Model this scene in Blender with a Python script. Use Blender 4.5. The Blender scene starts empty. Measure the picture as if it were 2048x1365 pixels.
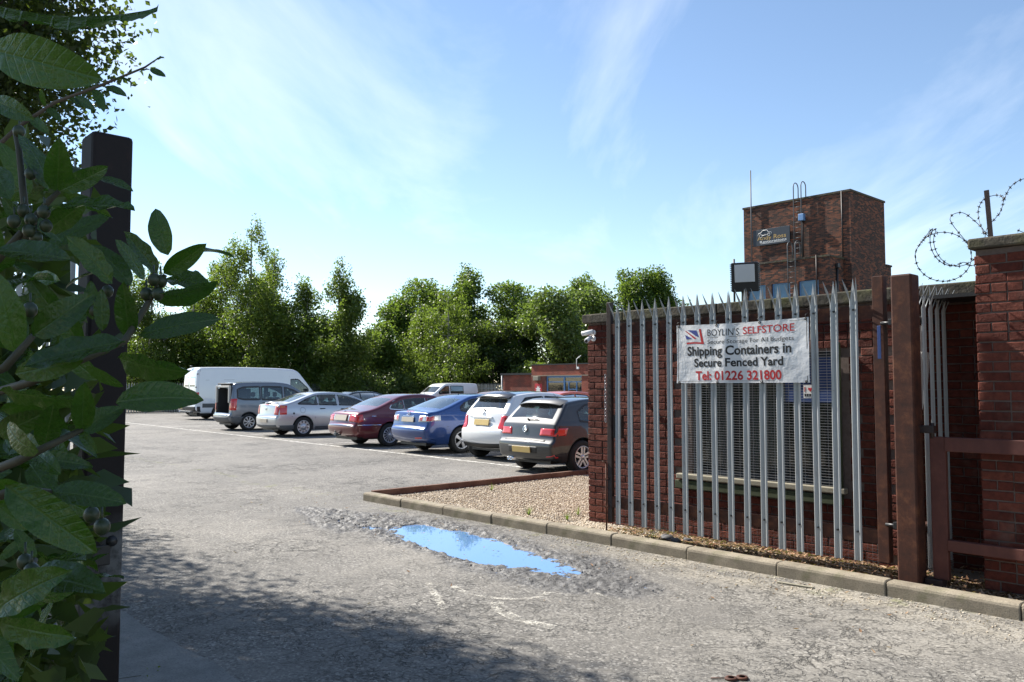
import bpy, bmesh, math, random
import numpy as np
from mathutils import Vector, Matrix, noise, Euler
R = math.radians
rnd = random.Random(7)
nrs = np.random.RandomState(11)
scene = bpy.context.scene
COL = scene.collection

# ---------------------------------------------------------------- camera, sky, sun, exposure
FPX = 1650.0                      # focal length in photo pixels (photo 2048 x 1365)
CAM_H = 1.6
PITCH = math.atan(92.5 / FPX)
cam = bpy.data.cameras.new('camera'); cam_o = bpy.data.objects.new('camera', cam); COL.objects.link(cam_o)
cam.sensor_fit = 'HORIZONTAL'; cam.sensor_width = 36.0; cam.lens = 36.0 * FPX / 2048.0
cam.clip_start = 0.05; cam.clip_end = 2500
cam_o.location = (0, 0, CAM_H); cam_o.rotation_euler = (math.pi / 2 + PITCH, 0, 0)
scene.camera = cam_o

TH = math.atan2(-.733, .68)       # direction of the kerb (axis u); axis v is square to it
CU, SU = math.cos(TH), math.sin(TH)
def P(u, v, z=0.0): return Vector((u * CU - v * SU, u * SU + v * CU, z))

SUN_EL = R(43)
off = R(8)                        # sun stands almost along -u, a little to the -v side
sx = -CU * math.cos(off) + SU * math.sin(off); sy = -SU * math.cos(off) - CU * math.sin(off)
SUN_DIR = Vector((sx * math.cos(SUN_EL), sy * math.cos(SUN_EL), math.sin(SUN_EL)))
world = bpy.data.worlds.new('World'); scene.world = world; world.use_nodes = True
wt = world.node_tree; wt.nodes.clear()
wo = wt.nodes.new('ShaderNodeOutputWorld'); bg = wt.nodes.new('ShaderNodeBackground'); sky = wt.nodes.new('ShaderNodeTexSky')
sky.sky_type = 'NISHITA'; sky.sun_disc = False; sky.sun_elevation = SUN_EL
sky.sun_rotation = math.atan2(SUN_DIR.x, SUN_DIR.y)
sky.altitude = 100; sky.air_density = 1.0; sky.dust_density = 0.1; sky.ozone_density = 1.5
bg.inputs['Strength'].default_value = 0.084
# thin cirrus over the whole sky dome
tc = wt.nodes.new('ShaderNodeTexCoord')
def wn(t, **kw):
    n = wt.nodes.new(t)
    for k, v in kw.items(): setattr(n, k, v)
    return n
sep = wn('ShaderNodeSeparateXYZ'); wt.links.new(tc.outputs['Generated'], sep.inputs[0])
mz = wn('ShaderNodeMath', operation='ADD'); wt.links.new(sep.outputs['Z'], mz.inputs[0]); mz.inputs[1].default_value = 0.16
dx = wn('ShaderNodeMath', operation='DIVIDE'); wt.links.new(sep.outputs['X'], dx.inputs[0]); wt.links.new(mz.outputs[0], dx.inputs[1])
dy = wn('ShaderNodeMath', operation='DIVIDE'); wt.links.new(sep.outputs['Y'], dy.inputs[0]); wt.links.new(mz.outputs[0], dy.inputs[1])
cb = wn('ShaderNodeCombineXYZ'); wt.links.new(dx.outputs[0], cb.inputs[0]); wt.links.new(dy.outputs[0], cb.inputs[1])
mp = wn('ShaderNodeMapping'); mp.inputs['Rotation'].default_value = (0, 0, R(90)); mp.inputs['Scale'].default_value = (0.85, 0.30, 1); mp.inputs['Location'].default_value = (6.2, 2.6, 0)
wt.links.new(cb.outputs[0], mp.inputs[0])
n1 = wn('ShaderNodeTexNoise'); n1.inputs['Scale'].default_value = 1.5; n1.inputs['Detail'].default_value = 9; n1.inputs['Roughness'].default_value = .58; n1.inputs['Distortion'].default_value = .7
wt.links.new(mp.outputs[0], n1.inputs['Vector'])
cr = wn('ShaderNodeValToRGB'); cr.color_ramp.elements[0].position = .53; cr.color_ramp.elements[1].position = .86
wt.links.new(n1.outputs[0], cr.inputs[0])
cm = wn('ShaderNodeMath', operation='MULTIPLY'); cm.inputs[1].default_value = .42; wt.links.new(cr.outputs[0], cm.inputs[0])
mx = wn('ShaderNodeMix', data_type='RGBA'); mx.inputs['B'].default_value = (9.5, 9.6, 9.6, 1)
wt.links.new(cm.outputs[0], mx.inputs['Factor']); wt.links.new(sky.outputs[0], mx.inputs['A'])
wt.links.new(mx.outputs['Result'], bg.inputs['Color']); wt.links.new(bg.outputs[0], wo.inputs[0])
sun = bpy.data.lights.new('sun', 'SUN'); sun.energy = 5.0; sun.angle = R(.53); sun.color = (1.0, .95, .87)
sun_o = bpy.data.objects.new('sun', sun); COL.objects.link(sun_o); sun_o.location = SUN_DIR * 60
sun_o.rotation_euler = SUN_DIR.to_track_quat('Z', 'Y').to_euler()
vs = scene.view_settings; vs.view_transform = 'Standard'; vs.look = 'None'; vs.gamma = 1.0; vs.exposure = 1.22
try: vs.use_curve_mapping = False
except Exception: pass
scene.cycles.max_bounces = 8; scene.cycles.transparent_max_bounces = 16

# ---------------------------------------------------------------- material helpers
class NT:
    def __init__(s, name):
        s.m = bpy.data.materials.new(name); s.m.use_nodes = True; s.t = s.m.node_tree; s.t.nodes.clear()
        s.out = s.t.nodes.new('ShaderNodeOutputMaterial')
    def n(s, typ, ins=None, **kw):
        nd = s.t.nodes.new(typ)
        for k, v in kw.items(): setattr(nd, k, v)
        for k, v in (ins or {}).items():
            if isinstance(v, bpy.types.NodeSocket): s.t.links.new(v, nd.inputs[k])
            else: nd.inputs[k].default_value = v
        return nd
    def coord(s, scale=(1, 1, 1), rot=(0, 0, 0), kind='Object'):
        c = s.n('ShaderNodeTexCoord')
        return s.n('ShaderNodeMapping', {0: c.outputs[kind], 'Scale': scale, 'Rotation': rot}).outputs[0]
    def noise(s, vec, scale, detail=4, rough=.55, dist=0): return s.n('ShaderNodeTexNoise', {'Vector': vec, 'Scale': scale, 'Detail': detail, 'Roughness': rough, 'Distortion': dist}).outputs[0]
    def ramp(s, fac, stops):
        r = s.n('ShaderNodeValToRGB', {0: fac}); e = r.color_ramp.elements
        while len(e) < len(stops): e.new(.5)
        for i, (p, c) in enumerate(stops):
            e[i].position = p; e[i].color = (*c, 1) if not isinstance(c, (int, float)) else (c, c, c, 1)
        return r.outputs[0]
    def mix(s, f, a, b, blend='MIX'):
        def c(x): return x if isinstance(x, bpy.types.NodeSocket) or len(x) == 4 else (*x, 1)
        return s.n('ShaderNodeMix', {'Factor': f, 'A': c(a), 'B': c(b)}, data_type='RGBA', blend_type=blend).outputs['Result']
    def math(s, op, a, b=0.0, clamp=False): return s.n('ShaderNodeMath', {0: a, 1: b}, operation=op, use_clamp=clamp).outputs[0]
    def bump(s, h, strength, dist=.01, nrm=None):
        d = {'Height': h, 'Strength': strength, 'Distance': dist}
        if nrm is not None: d['Normal'] = nrm
        return s.n('ShaderNodeBump', d).outputs[0]
    def bsdf(s, **kw):
        d = {}
        for k, v in kw.items():
            k = {'color': 'Base Color', 'rough': 'Roughness', 'metal': 'Metallic', 'normal': 'Normal', 'coat': 'Coat Weight', 'coatr': 'Coat Roughness', 'trans': 'Transmission Weight', 'alpha': 'Alpha', 'spec': 'Specular IOR Level', 'ior': 'IOR', 'emit': 'Emission Color', 'emits': 'Emission Strength'}[k]
            if k in ('Base Color', 'Emission Color') and not isinstance(v, bpy.types.NodeSocket): v = (*v[:3], 1)
            d[k] = v
        b = s.n('ShaderNodeBsdfPrincipled', d); s.t.links.new(b.outputs[0], s.out.inputs[0]); s.b = b
        return s.m
    def surf(s, sock): s.t.links.new(sock, s.out.inputs[0]); return s.m

M = {}
def plain(name, color, rough=.5, metal=0.0, var=.15, scale=6.0, bump=0.0, **kw):
    t = NT(name); v = t.coord()
    n = t.noise(v, scale, 5)
    c = t.mix(n, tuple(x * (1 - var) for x in color), tuple(min(1, x * (1 + var)) for x in color))
    d = dict(color=c, rough=rough, metal=metal, **kw)
    if bump: d['normal'] = t.bump(t.noise(v, scale * 12, 3), bump, .004)
    M[name] = t.bsdf(**d); return M[name]

# ---------------------------------------------------------------- mesh helpers
class MB:
    def __init__(s): s.v = []; s.f = []; s.sm = []
    def add(s, vs, fs, smooth=False):
        o = len(s.v); s.v += [tuple(x) for x in vs]; s.f += [tuple(i + o for i in f) for f in fs]; s.sm += [smooth] * len(fs); return s
    def box(s, a, b):
        x0, y0, z0 = a; x1, y1, z1 = b
        return s.add([(x0, y0, z0), (x1, y0, z0), (x1, y1, z0), (x0, y1, z0), (x0, y0, z1), (x1, y0, z1), (x1, y1, z1), (x0, y1, z1)],
                     [(0, 3, 2, 1), (4, 5, 6, 7), (0, 1, 5, 4), (1, 2, 6, 5), (2, 3, 7, 6), (3, 0, 4, 7)])
    def cbox(s, a, b, c=.01):          # box with chamfered edges
        bm = bmesh.new(); bmesh.ops.create_cube(bm, size=1)
        for v in bm.verts: v.co = Vector([a[i] if v.co[i] < 0 else b[i] for i in range(3)])
        bmesh.ops.bevel(bm, geom=bm.edges[:], offset=c, segments=2, affect='EDGES', profile=.5)
        bm.verts.index_update()
        s.add([v.co[:] for v in bm.verts], [tuple(v.index for v in f.verts) for f in bm.faces]); bm.free(); return s
    def tube(s, pts, r, n=6, cap=True):
        pts = [Vector(p) for p in pts]; k = len(pts)
        rr = r if isinstance(r, (list, tuple)) else [r] * k
        rings = []; up = Vector((0, 0, 1))
        t0 = (pts[1] - pts[0]).normalized(); a = t0.cross(up)
        if a.length < 1e-3: a = t0.cross(Vector((1, 0, 0)))
        a.normalize()
        vs = []; fs = []
        for i, p in enumerate(pts):
            t = (pts[min(i + 1, k - 1)] - pts[max(i - 1, 0)])
            t = t.normalized() if t.length > 1e-9 else t0
            a = (a - t * a.dot(t)); a = a.normalized() if a.length > 1e-6 else t.orthogonal().normalized()
            b = t.cross(a)
            for j in range(n):
                an = 2 * math.pi * j / n
                vs.append(p + (a * math.cos(an) + b * math.sin(an)) * rr[i])
        for i in range(k - 1):
            for j in range(n):
                fs.append((i * n + j, i * n + (j + 1) % n, (i + 1) * n + (j + 1) % n, (i + 1) * n + j))
        if cap: fs += [tuple(range(n - 1, -1, -1)), tuple(range((k - 1) * n, k * n))]
        return s.add(vs, fs, True)
    def lathe(s, prof, n=24, axis='Y', c=(0, 0, 0)):   # prof: (r, h)
        vs = []; fs = []; k = len(prof)
        for r, h in prof:
            for j in range(n):
                a = 2 * math.pi * j / n; x, y = r * math.cos(a), r * math.sin(a)
                p = {'Z': (x, y, h), 'Y': (x, h, y), 'X': (h, x, y)}[axis]
                vs.append((p[0] + c[0], p[1] + c[1], p[2] + c[2]))
        for i in range(k - 1):
            for j in range(n): fs.append((i * n + j, i * n + (j + 1) % n, (i + 1) * n + (j + 1) % n, (i + 1) * n + j))
        return s.add(vs, fs, True)
    def prism(s, poly, h0, h1, axis='Y'):              # polygon (a, b) extruded along axis
        n = len(poly)
        def q(a, b, h): return {'Y': (a, h, b), 'Z': (a, b, h), 'X': (h, a, b)}[axis]
        vs = [q(a, b, h0) for a, b in poly] + [q(a, b, h1) for a, b in poly]
        fs = [tuple(range(n)), tuple(range(2 * n - 1, n - 1, -1))] + [(i, n + i, n + (i + 1) % n, (i + 1) % n) for i in range(n)]
        return s.add(vs, fs)
    def grid(s, fn, us, vs_, smooth=True):
        nu, nv = len(us), len(vs_)
        return s.add([fn(a, b) for a in us for b in vs_], [(i * nv + j, (i + 1) * nv + j, (i + 1) * nv + j + 1, i * nv + j + 1) for i in range(nu - 1) for j in range(nv - 1)], smooth)
    def sphere(s, c, r, n=10, m=7, sc=(1, 1, 1)):
        return s.add([(c[0] + r * sc[0] * math.sin(math.pi * i / m) * math.cos(2 * math.pi * j / n), c[1] + r * sc[1] * math.sin(math.pi * i / m) * math.sin(2 * math.pi * j / n), c[2] + r * sc[2] * math.cos(math.pi * i / m)) for i in range(m + 1) for j in range(n)],
                     [(i * n + j, (i + 1) * n + j, (i + 1) * n + (j + 1) % n, i * n + (j + 1) % n) for i in range(m) for j in range(n)], True)
    def build(s, name, mat, parent=None, fix=True):
        me = bpy.data.meshes.new(name); me.from_pydata(s.v, [], s.f)
        me.polygons.foreach_set('use_smooth', s.sm)
        if fix:
            bm = bmesh.new(); bm.from_mesh(me); bmesh.ops.recalc_face_normals(bm, faces=bm.faces[:]); bm.to_mesh(me); bm.free()
        return link(name, me, mat, parent)
def link(name, me, mat=None, parent=None):
    if mat is not None and not me.materials: me.materials.append(M[mat] if isinstance(mat, str) else mat)
    o = bpy.data.objects.new(name, me); COL.objects.link(o)
    if parent is not None: o.parent = parent
    return o
def np_mesh(name, v, f, smooth=False):
    v = np.asarray(v, np.float32); f = np.asarray(f, np.int32)
    me = bpy.data.meshes.new(name); me.vertices.add(len(v)); me.vertices.foreach_set('co', v.ravel())
    k = f.shape[1]; me.loops.add(f.size); me.loops.foreach_set('vertex_index', f.ravel())
    me.polygons.add(len(f)); me.polygons.foreach_set('loop_start', np.arange(0, f.size, k, dtype=np.int32))
    try: me.polygons.foreach_set('loop_total', np.full(len(f), k, np.int32))
    except Exception: pass
    if smooth: me.polygons.foreach_set('use_smooth', np.ones(len(f), bool))
    me.update(calc_edges=True); return me
def tag(o, label=None, cat=None, group=None, kind=None):
    if label: o['label'] = label
    if cat: o['category'] = cat
    if group: o['group'] = group
    if kind: o['kind'] = kind
    return o
def empty(name, loc=(0, 0, 0), rz=0.0, label=None, cat=None, group=None):
    o = bpy.data.objects.new(name, None); COL.objects.link(o); o.location = loc; o.rotation_euler = (0, 0, rz); o.empty_display_size = .2
    return tag(o, label, cat, group)
def uvthing(name, u, v, z=0.0, rz=0.0, **kw): return empty(name, P(u, v, z), TH + rz, **kw)
def children(o): return [c for c in bpy.data.objects if c.parent == o]
def copy_tree(o, parent=None):
    c = o.copy(); COL.objects.link(c)
    if parent is not None: c.parent = parent
    for ch in children(o): copy_tree(ch, c)
    return c
def unproj(px, py, dist):           # point seen at a photo pixel, dist metres along the optical axis
    a, b = (px - 1024) / FPX, (682.5 - py) / FPX
    c, s_ = math.cos(PITCH), math.sin(PITCH)
    return Vector((a * dist, (c - b * s_) * dist, CAM_H + (s_ + b * c) * dist))
def text_verts(body, bold=0.0, shear=0.0):
    cu = bpy.data.curves.new('txt', 'FONT'); cu.body = body; cu.size = 1; cu.offset = bold; cu.shear = shear; cu.resolution_u = 3
    ob = bpy.data.objects.new('txt', cu); COL.objects.link(ob)
    dg = bpy.context.evaluated_depsgraph_get(); dg.update()
    me = bpy.data.meshes.new_from_object(ob.evaluated_get(dg))
    vs = [tuple(v.co) for v in me.vertices]; fs = [tuple(p.vertices) for p in me.polygons]
    bpy.data.objects.remove(ob); bpy.data.curves.remove(cu); bpy.data.meshes.remove(me)
    return vs, fs
def fit_text(mb, body, x0, x1, z0, z1, place, bold=0.0, shear=0.0, ref=None):
    """lay text into the rectangle x0..x1, z0..z1 (baseline z0, cap top z1) and map it with place(x, z)."""
    vs, fs = text_verts(body, bold, shear)
    xs = [v[0] for v in vs]; a, b = min(xs), max(xs); cap = .69
    mb.add([place(x0 + (v[0] - a) / (b - a) * (x1 - x0), z0 + v[1] / cap * (z1 - z0)) for v in vs], fs)

def words(body, x0, x1, z0, z1, place, bold, name, mat, parent):
    """one lettering part for each word of a line"""
    vs, fs = text_verts(body, bold); xs = [v[0] for v in vs]; a, b = min(xs), max(xs); cap = .69
    par = list(range(len(vs)))
    def find(i):
        while par[i] != i: par[i] = par[par[i]]; i = par[i]
        return i
    for f in fs:
        for i in f[1:]: par[find(i)] = find(f[0])
    isl = {}
    for i in range(len(vs)): isl.setdefault(find(i), []).append(i)
    L = sorted((min(vs[i][0] for i in g), max(vs[i][0] for i in g), k) for k, g in isl.items())
    wd = [[L[0][2]]]; end = L[0][1]
    for lo, hi, k in L[1:]:
        if lo - end > .17: wd.append([])
        wd[-1].append(k); end = max(end, hi)
    out = []
    for w in wd:
        keep = [i for k in w for i in isl[k]]; mp_ = {o: n for n, o in enumerate(keep)}; ks = set(keep); m = MB()
        m.add([place(x0 + (vs[i][0] - a) / (b - a) * (x1 - x0), z0 + vs[i][1] / cap * (z1 - z0)) for i in keep], [tuple(mp_[i] for i in f) for f in fs if f[0] in ks])
        out.append(m.build(name, mat, parent))
    return out
# ---------------------------------------------------------------- materials
def mat_asphalt():
    t = NT('asphalt'); v = t.coord()
    sp = t.n('ShaderNodeSeparateXYZ', {0: v})
    big = t.noise(v, .35, 5, .6); mid = t.noise(v, 2.6, 6, .65)
    
    base = t.ramp(t.math('ADD', t.math('MULTIPLY', big, .6), t.math('MULTIPLY', mid, .4)), [(.30, (.098, .092, .083)), (.5, (.160, .149, .133)), (.72, (.245, .226, .196))])
    # pale dusty gutter beside the kerb and grit near the gate
    g = t.math('SUBTRACT', sp.outputs['Y'], 5.75); g = t.math('MULTIPLY', g, 2.2, True)
    gl = t.math('MULTIPLY', t.math('ADD', sp.outputs['X'], 6.3), .45, True)
    gm = t.math('MULTIPLY', t.math('MULTIPLY', g, gl, True), t.ramp(mid, [(.35, 0.0), (.62, 1.0)]))
    lim = t.math('SUBTRACT', 1.0, t.math('MULTIPLY', t.math('SUBTRACT', sp.outputs['Y'], 6.6), 20., True)); gm = t.math('MULTIPLY', gm, lim)
    base = t.mix(t.math('MULTIPLY', gm, .8), base, (.37, .325, .25))
    near = t.math('MULTIPLY', t.math('ADD', sp.outputs['X'], 4.6), .40, True); near = t.math('MULTIPLY', near, t.ramp(t.noise(v, 1.1, 5, .6), [(.36, 0.0), (.66, 1.0)]))
    nl = t.math('MULTIPLY', t.math('SUBTRACT', sp.outputs['Y'], 2.6), .8, True)
    base = t.mix(t.math('MULTIPLY', t.math("MULTIPLY", near, nl), .72), base, (.34, .315, .27))
    moss = t.math('MULTIPLY', t.math('MULTIPLY', t.math('SUBTRACT', sp.outputs['Y'], 6.05), 4., True), t.ramp(t.noise(v, 3.3, 5, .6), [(.56, 0.0), (.70, .8)])); moss = t.math('MULTIPLY', moss, lim)
    base = t.mix(moss, base, (.16, .17, .055))
    # exposed stone chips, each with a tone of its own, and dark binder between them
    chip = t.n('ShaderNodeSeparateXYZ', {0: t.n('ShaderNodeTexVoronoi', {'Vector': v, 'Scale': 62}).outputs['Color']}).outputs[0]
    grain = t.noise(v, 46, 5, .75)
    worn = t.ramp(t.noise(v, 1.7, 5, .65), [(.35, .35), (.65, 1.0)])
    base = t.mix(t.math('MULTIPLY', t.ramp(chip, [(.0, .85), (.36, 0.0)]), worn), base, (.035, .034, .033))
    base = t.mix(t.math('MULTIPLY', t.ramp(chip, [(.72, 0.0), (1.0, .5)]), worn), base, (.50, .475, .43))
    base = t.mix(t.ramp(grain, [(.34, .6), (.48, 0.0)]), base, (.045, .043, .041))
    base = t.mix(t.ramp(grain, [(.57, 0.0), (.72, .32)]), base, (.40, .38, .345))
    # cracks: irregular ridges of warped noise, with a sparse net in the tired areas
    wv = t.n('ShaderNodeMix', {'Factor': .34, 'A': v, 'B': t.n('ShaderNodeTexNoise', {'Vector': v, 'Scale': 4.5, 'Detail': 5}).outputs['Color']}, data_type='RGBA').outputs['Result']
    ck = t.n('ShaderNodeTexVoronoi', {'Vector': wv, 'Scale': 11, 'Randomness': 1.0}, feature='DISTANCE_TO_EDGE').outputs['Distance']
    rg = t.math('ABSOLUTE', t.math('SUBTRACT', t.noise(v, 3.2, 7, .62, .6), .5))
    zone = t.ramp(t.noise(v, .55, 4, .6), [(.42, 0.0), (.62, 1.0)])
    crk = t.math('MULTIPLY', t.math('MULTIPLY', t.ramp(ck, [(.0, 1.0), (.05, 0.0)]), t.ramp(t.noise(v, 5, 3), [(.42, 0.0), (.60, 1.0)])), zone)
    crk = t.math('MAXIMUM', crk, t.math('MULTIPLY', t.ramp(rg, [(.0, 1.0), (.010, 0.0)]), t.math('MULTIPLY', zone, .9)))
    base = t.mix(t.math('MULTIPLY', crk, .7), base, (.032, .031, .03))
    fine = grain; agg = chip
    oil = t.ramp(t.noise(v, .9, 4, .6), [(.64, 0.0), (.74, .45)]); base = t.mix(oil, base, (.05, .048, .046))
    # damp broken patch (attribute painted where the surface is really broken up and wet)
    wet = t.n('ShaderNodeAttribute', attribute_name='wet').outputs['Fac']
    base = t.mix(t.math('MULTIPLY', wet, .7), base, (.06, .061, .066))
    rough = t.math('SUBTRACT', .82, t.math('MULTIPLY', wet, .36))
    h = t.math('ADD', t.math('MULTIPLY', fine, .7), t.math('MULTIPLY', agg, .6)); h = t.math('SUBTRACT', h, t.math('MULTIPLY', crk, 1.6))
    b1 = t.bump(h, 1.0, .009); b2 = t.bump(t.noise(v, 14, 4, .6), .25, .02, b1)
    M['asphalt'] = t.bsdf(color=base, rough=rough, normal=b2, spec=.35)
mat_asphalt()

def mat_brick(name, a, b, c, rand='island'):
    t = NT(name); v = t.coord()
    if rand == 'object': r = t.n('ShaderNodeObjectInfo').outputs['Random']
    else: r = t.n('ShaderNodeNewGeometry').outputs['Random Per Island']
    gp = t.n('ShaderNodeNewGeometry').outputs['Position']
    col = t.ramp(r, [(0, a), (.5, b), (1, c)])
    n = t.noise(gp, 22, 6, .7); n2 = t.noise(gp, 3.0, 4, .6)
    col = t.mix(t.ramp(n, [(.35, .55), (.6, 0.0)]), col, tuple(x * .35 for x in a))
    col = t.mix(t.ramp(n2, [(.58, 0.0), (.74, .45)]), col, (.17, .11, .085))
    h = t.noise(gp, 70, 5, .7)
    M[name] = t.bsdf(color=col, rough=.88, normal=t.bump(t.math('ADD', t.math('MULTIPLY', n, 1.5), h), .8, .008), spec=.25)
mat_brick('brick_obj', (.09, .021, .013), (.12, .029, .018), (.165, .048, .03), 'object')
mat_brick('brick_stuff', (.09, .021, .013), (.12, .029, .018), (.165, .048, .03))
def mat_brickwall(name, cols, mortar, sc=1.0):
    t = NT(name); c = t.n('ShaderNodeTexCoord'); sp = t.n('ShaderNodeSeparateXYZ', {0: c.outputs['Object']})
    vec = t.n('ShaderNodeCombineXYZ', {0: t.math('ADD', sp.outputs['X'], sp.outputs['Y']), 1: sp.outputs['Z'], 2: 0.0}).outputs[0]
    br = t.n('ShaderNodeTexBrick', {'Vector': vec, 'Scale': 1.0, 'Mortar Size': .007 * sc, 'Brick Width': .225 * sc, 'Row Height': .075 * sc, 'Bias': -.1, 'Color1': (0, 0, 0, 1), 'Color2': (1, 1, 1, 1), 'Mortar': (.5, .5, .5, 1)})
    col = t.ramp(br.outputs['Color'], cols)
    n = t.noise(c.outputs['Object'], .8, 5, .65)
    col = t.mix(t.ramp(n, [(.38, .65), (.58, 0.0)]), col, (.05, .035, .03))
    col = t.mix(br.outputs['Fac'], col, mortar)
    M[name] = t.bsdf(color=col, rough=.9, normal=t.bump(t.math('SUBTRACT', 1.0, br.outputs['Fac']), .5, .01), spec=.2)
mat_brickwall('brick_tower', [(0, (.035, .025, .022)), (.35, (.075, .038, .028)), (.6, (.185, .066, .037)), (1, (.26, .098, .052))], (.10, .075, .06))
mat_brickwall('brick_far', [(0, (.23, .055, .035)), (.5, (.29, .07, .042)), (1, (.34, .10, .06))], (.25, .14, .11))
plain('mortar', (.13, .095, .08), .95, var=.4, scale=30, bump=.5)
def mat_coping():
    t = NT('coping'); v = t.coord(); n = t.noise(v, 7, 6, .7); n2 = t.noise(v, 2.2, 4)
    c = t.ramp(n, [(.3, (.025, .022, .016)), (.55, (.065, .055, .04)), (.75, (.14, .12, .085))])
    c = t.mix(t.ramp(n2, [(.5, 0.0), (.7, .7)]), c, (.10, .10, .03))
    M['coping'] = t.bsdf(color=c, rough=.95, normal=t.bump(n, .9, .02))
mat_coping()
def mat_galv(name, a, b):
    t = NT(name); v = t.coord(scale=(1, 1, .12)); n = t.noise(v, 40, 5, .65); n2 = t.noise(t.coord(), 5, 5, .6)
    c = t.mix(n, a, b); c = t.mix(t.ramp(n2, [(.55, 0.0), (.75, .5)]), c, (.20, .20, .17))
    c = t.mix(t.ramp(t.noise(t.coord(), 26, 4, .7), [(.66, 0.0), (.74, .45)]), c, (.16, .10, .06))
    M[name] = t.bsdf(color=c, rough=t.ramp(n, [(.3, .42), (.7, .62)]), metal=.35, normal=t.bump(n, .12, .003))
mat_galv('galv', (.25, .265, .27), (.43, .445, .445))
mat_galv('galv_far', (.16, .18, .17), (.24, .26, .25))
def mat_rust(name, a, b, c, rough=.75):
    t = NT(name); v = t.coord(); n = t.noise(v, 9, 7, .7); n2 = t.noise(t.coord(scale=(1, 1, .2)), 28, 5, .6)
    col = t.ramp(n, [(.3, a), (.52, b), (.72, c)]); col = t.mix(t.math('MULTIPLY', n2, .5), col, tuple(x * .5 for x in a))
    M[name] = t.bsdf(color=col, rough=rough, metal=0.0, normal=t.bump(n, .35, .006), spec=.4)
mat_rust('rust', (.030, .010, .006), (.075, .022, .010), (.18, .065, .026))
mat_rust('rust_dark', (.022, .014, .013), (.035, .02, .017), (.06, .03, .02), .5)
mat_rust('red_oxide', (.075, .021, .015), (.10, .029, .02), (.14, .045, .03), .65)
def mat_post_patch():
    t = NT('post_paint'); v = t.coord(); n = t.noise(v, 7, 6, .7)
    sp = t.n('ShaderNodeSeparateXYZ', {0: v})
    band = t.math('MULTIPLY', t.math('MULTIPLY', t.math('SUBTRACT', sp.outputs['Z'], .74), 9., True), t.math('MULTIPLY', t.math('SUBTRACT', 1.16, sp.outputs['Z']), 9., True))
    band = t.math('MULTIPLY', band, t.ramp(n, [(.36, 0.0), (.52, 1.0)]))
    col = t.mix(t.math('MULTIPLY', band, .75), t.ramp(n, [(.3, (.008, .006, .006)), (.6, (.013, .008, .008)), (.8, (.034, .016, .012))]), (.17, .17, .17))
    M['post_paint'] = t.bsdf(color=col, rough=.62, spec=.25, normal=t.bump(n, .25, .005))
mat_post_patch()
def mat_concrete(name, a, b, c, moss=.0):
    t = NT(name); v = t.coord(); n = t.noise(v, 4, 7, .65); f = t.noise(v, 90, 3, .6)
    col = t.ramp(n, [(.3, a), (.5, b), (.72, c)]); col = t.mix(t.ramp(f, [(.38, .35), (.5, 0.0)]), col, tuple(x * .4 for x in a))
    if moss: col = t.mix(t.ramp(t.noise(v, 6, 5), [(.55, 0.0), (.7, moss)]), col, (.08, .085, .03))
    M[name] = t.bsdf(color=col, rough=.9, normal=t.bump(t.math('ADD', f, n), .5, .006), spec=.3)
mat_concrete('kerb_concrete', (.16, .135, .10), (.235, .20, .15), (.33, .285, .215), .4)
mat_concrete('apron_concrete', (.15, .145, .135), (.20, .195, .18), (.26, .25, .23))
mat_concrete('soil', (.05, .04, .03), (.09, .07, .05), (.14, .11, .08), .5)
mat_concrete('gravel_bed', (.17, .135, .10), (.25, .20, .15), (.33, .27, .2))
mat_concrete('edging', (.095, .05, .035), (.14, .075, .052), (.20, .12, .085))
def mat_island(name, stops, rough=.85, trans=0.0, spec=.4):
    t = NT(name); r = t.n('ShaderNodeNewGeometry').outputs['Random Per Island']
    col = t.ramp(r, stops)
    t.bsdf(color=col, rough=rough, spec=spec)
    if trans:
        tr = t.n('ShaderNodeBsdfTranslucent', {'Color': t.mix(.6, col, (.26, .38, .04), 'MIX')})
        mx_ = t.n('ShaderNodeMixShader', {0: trans, 1: t.b.outputs[0], 2: tr.outputs[0]}); t.surf(mx_.outputs[0])
    M[name] = t.m
mat_island('gravel', [(0, (.19, .14, .09)), (.25, (.37, .29, .20)), (.55, (.48, .405, .30)), (.8, (.58, .51, .41)), (1, (.29, .25, .21))])
mat_island('dark_rubble', [(0, (.05, .05, .055)), (.6, (.11, .11, .115)), (1, (.22, .21, .2))])
mat_island('litter', [(0, (.10, .045, .022)), (.3, (.22, .11, .06)), (.6, (.36, .21, .12)), (.85, (.46, .31, .2)), (1, (.13, .08, .05))], trans=.15)
mat_island('leaf_oak', [(0, (.034, .066, .009)), (.5, (.056, .102, .014)), (1, (.088, .140, .020))], .5, .42)
mat_island('leaf_birch', [(0, (.042, .074, .012)), (.5, (.070, .108, .018)), (1, (.115, .150, .028))], .5, .42)
mat_island('leaf_yellow', [(0, (.056, .088, .012)), (.5, (.092, .130, .018)), (1, (.14, .175, .026))], .5, .45)
mat_island('leaf_bush', [(0, (.055, .09, .02)), (.5, (.095, .14, .04)), (1, (.15, .195, .06))], .45, .38)
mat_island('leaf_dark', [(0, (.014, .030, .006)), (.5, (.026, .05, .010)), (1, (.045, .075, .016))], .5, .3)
mat_island('leaf_near', [(0, (.016, .030, .008)), (.5, (.030, .052, .012)), (1, (.06, .088, .02))], .5, .28)
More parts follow.
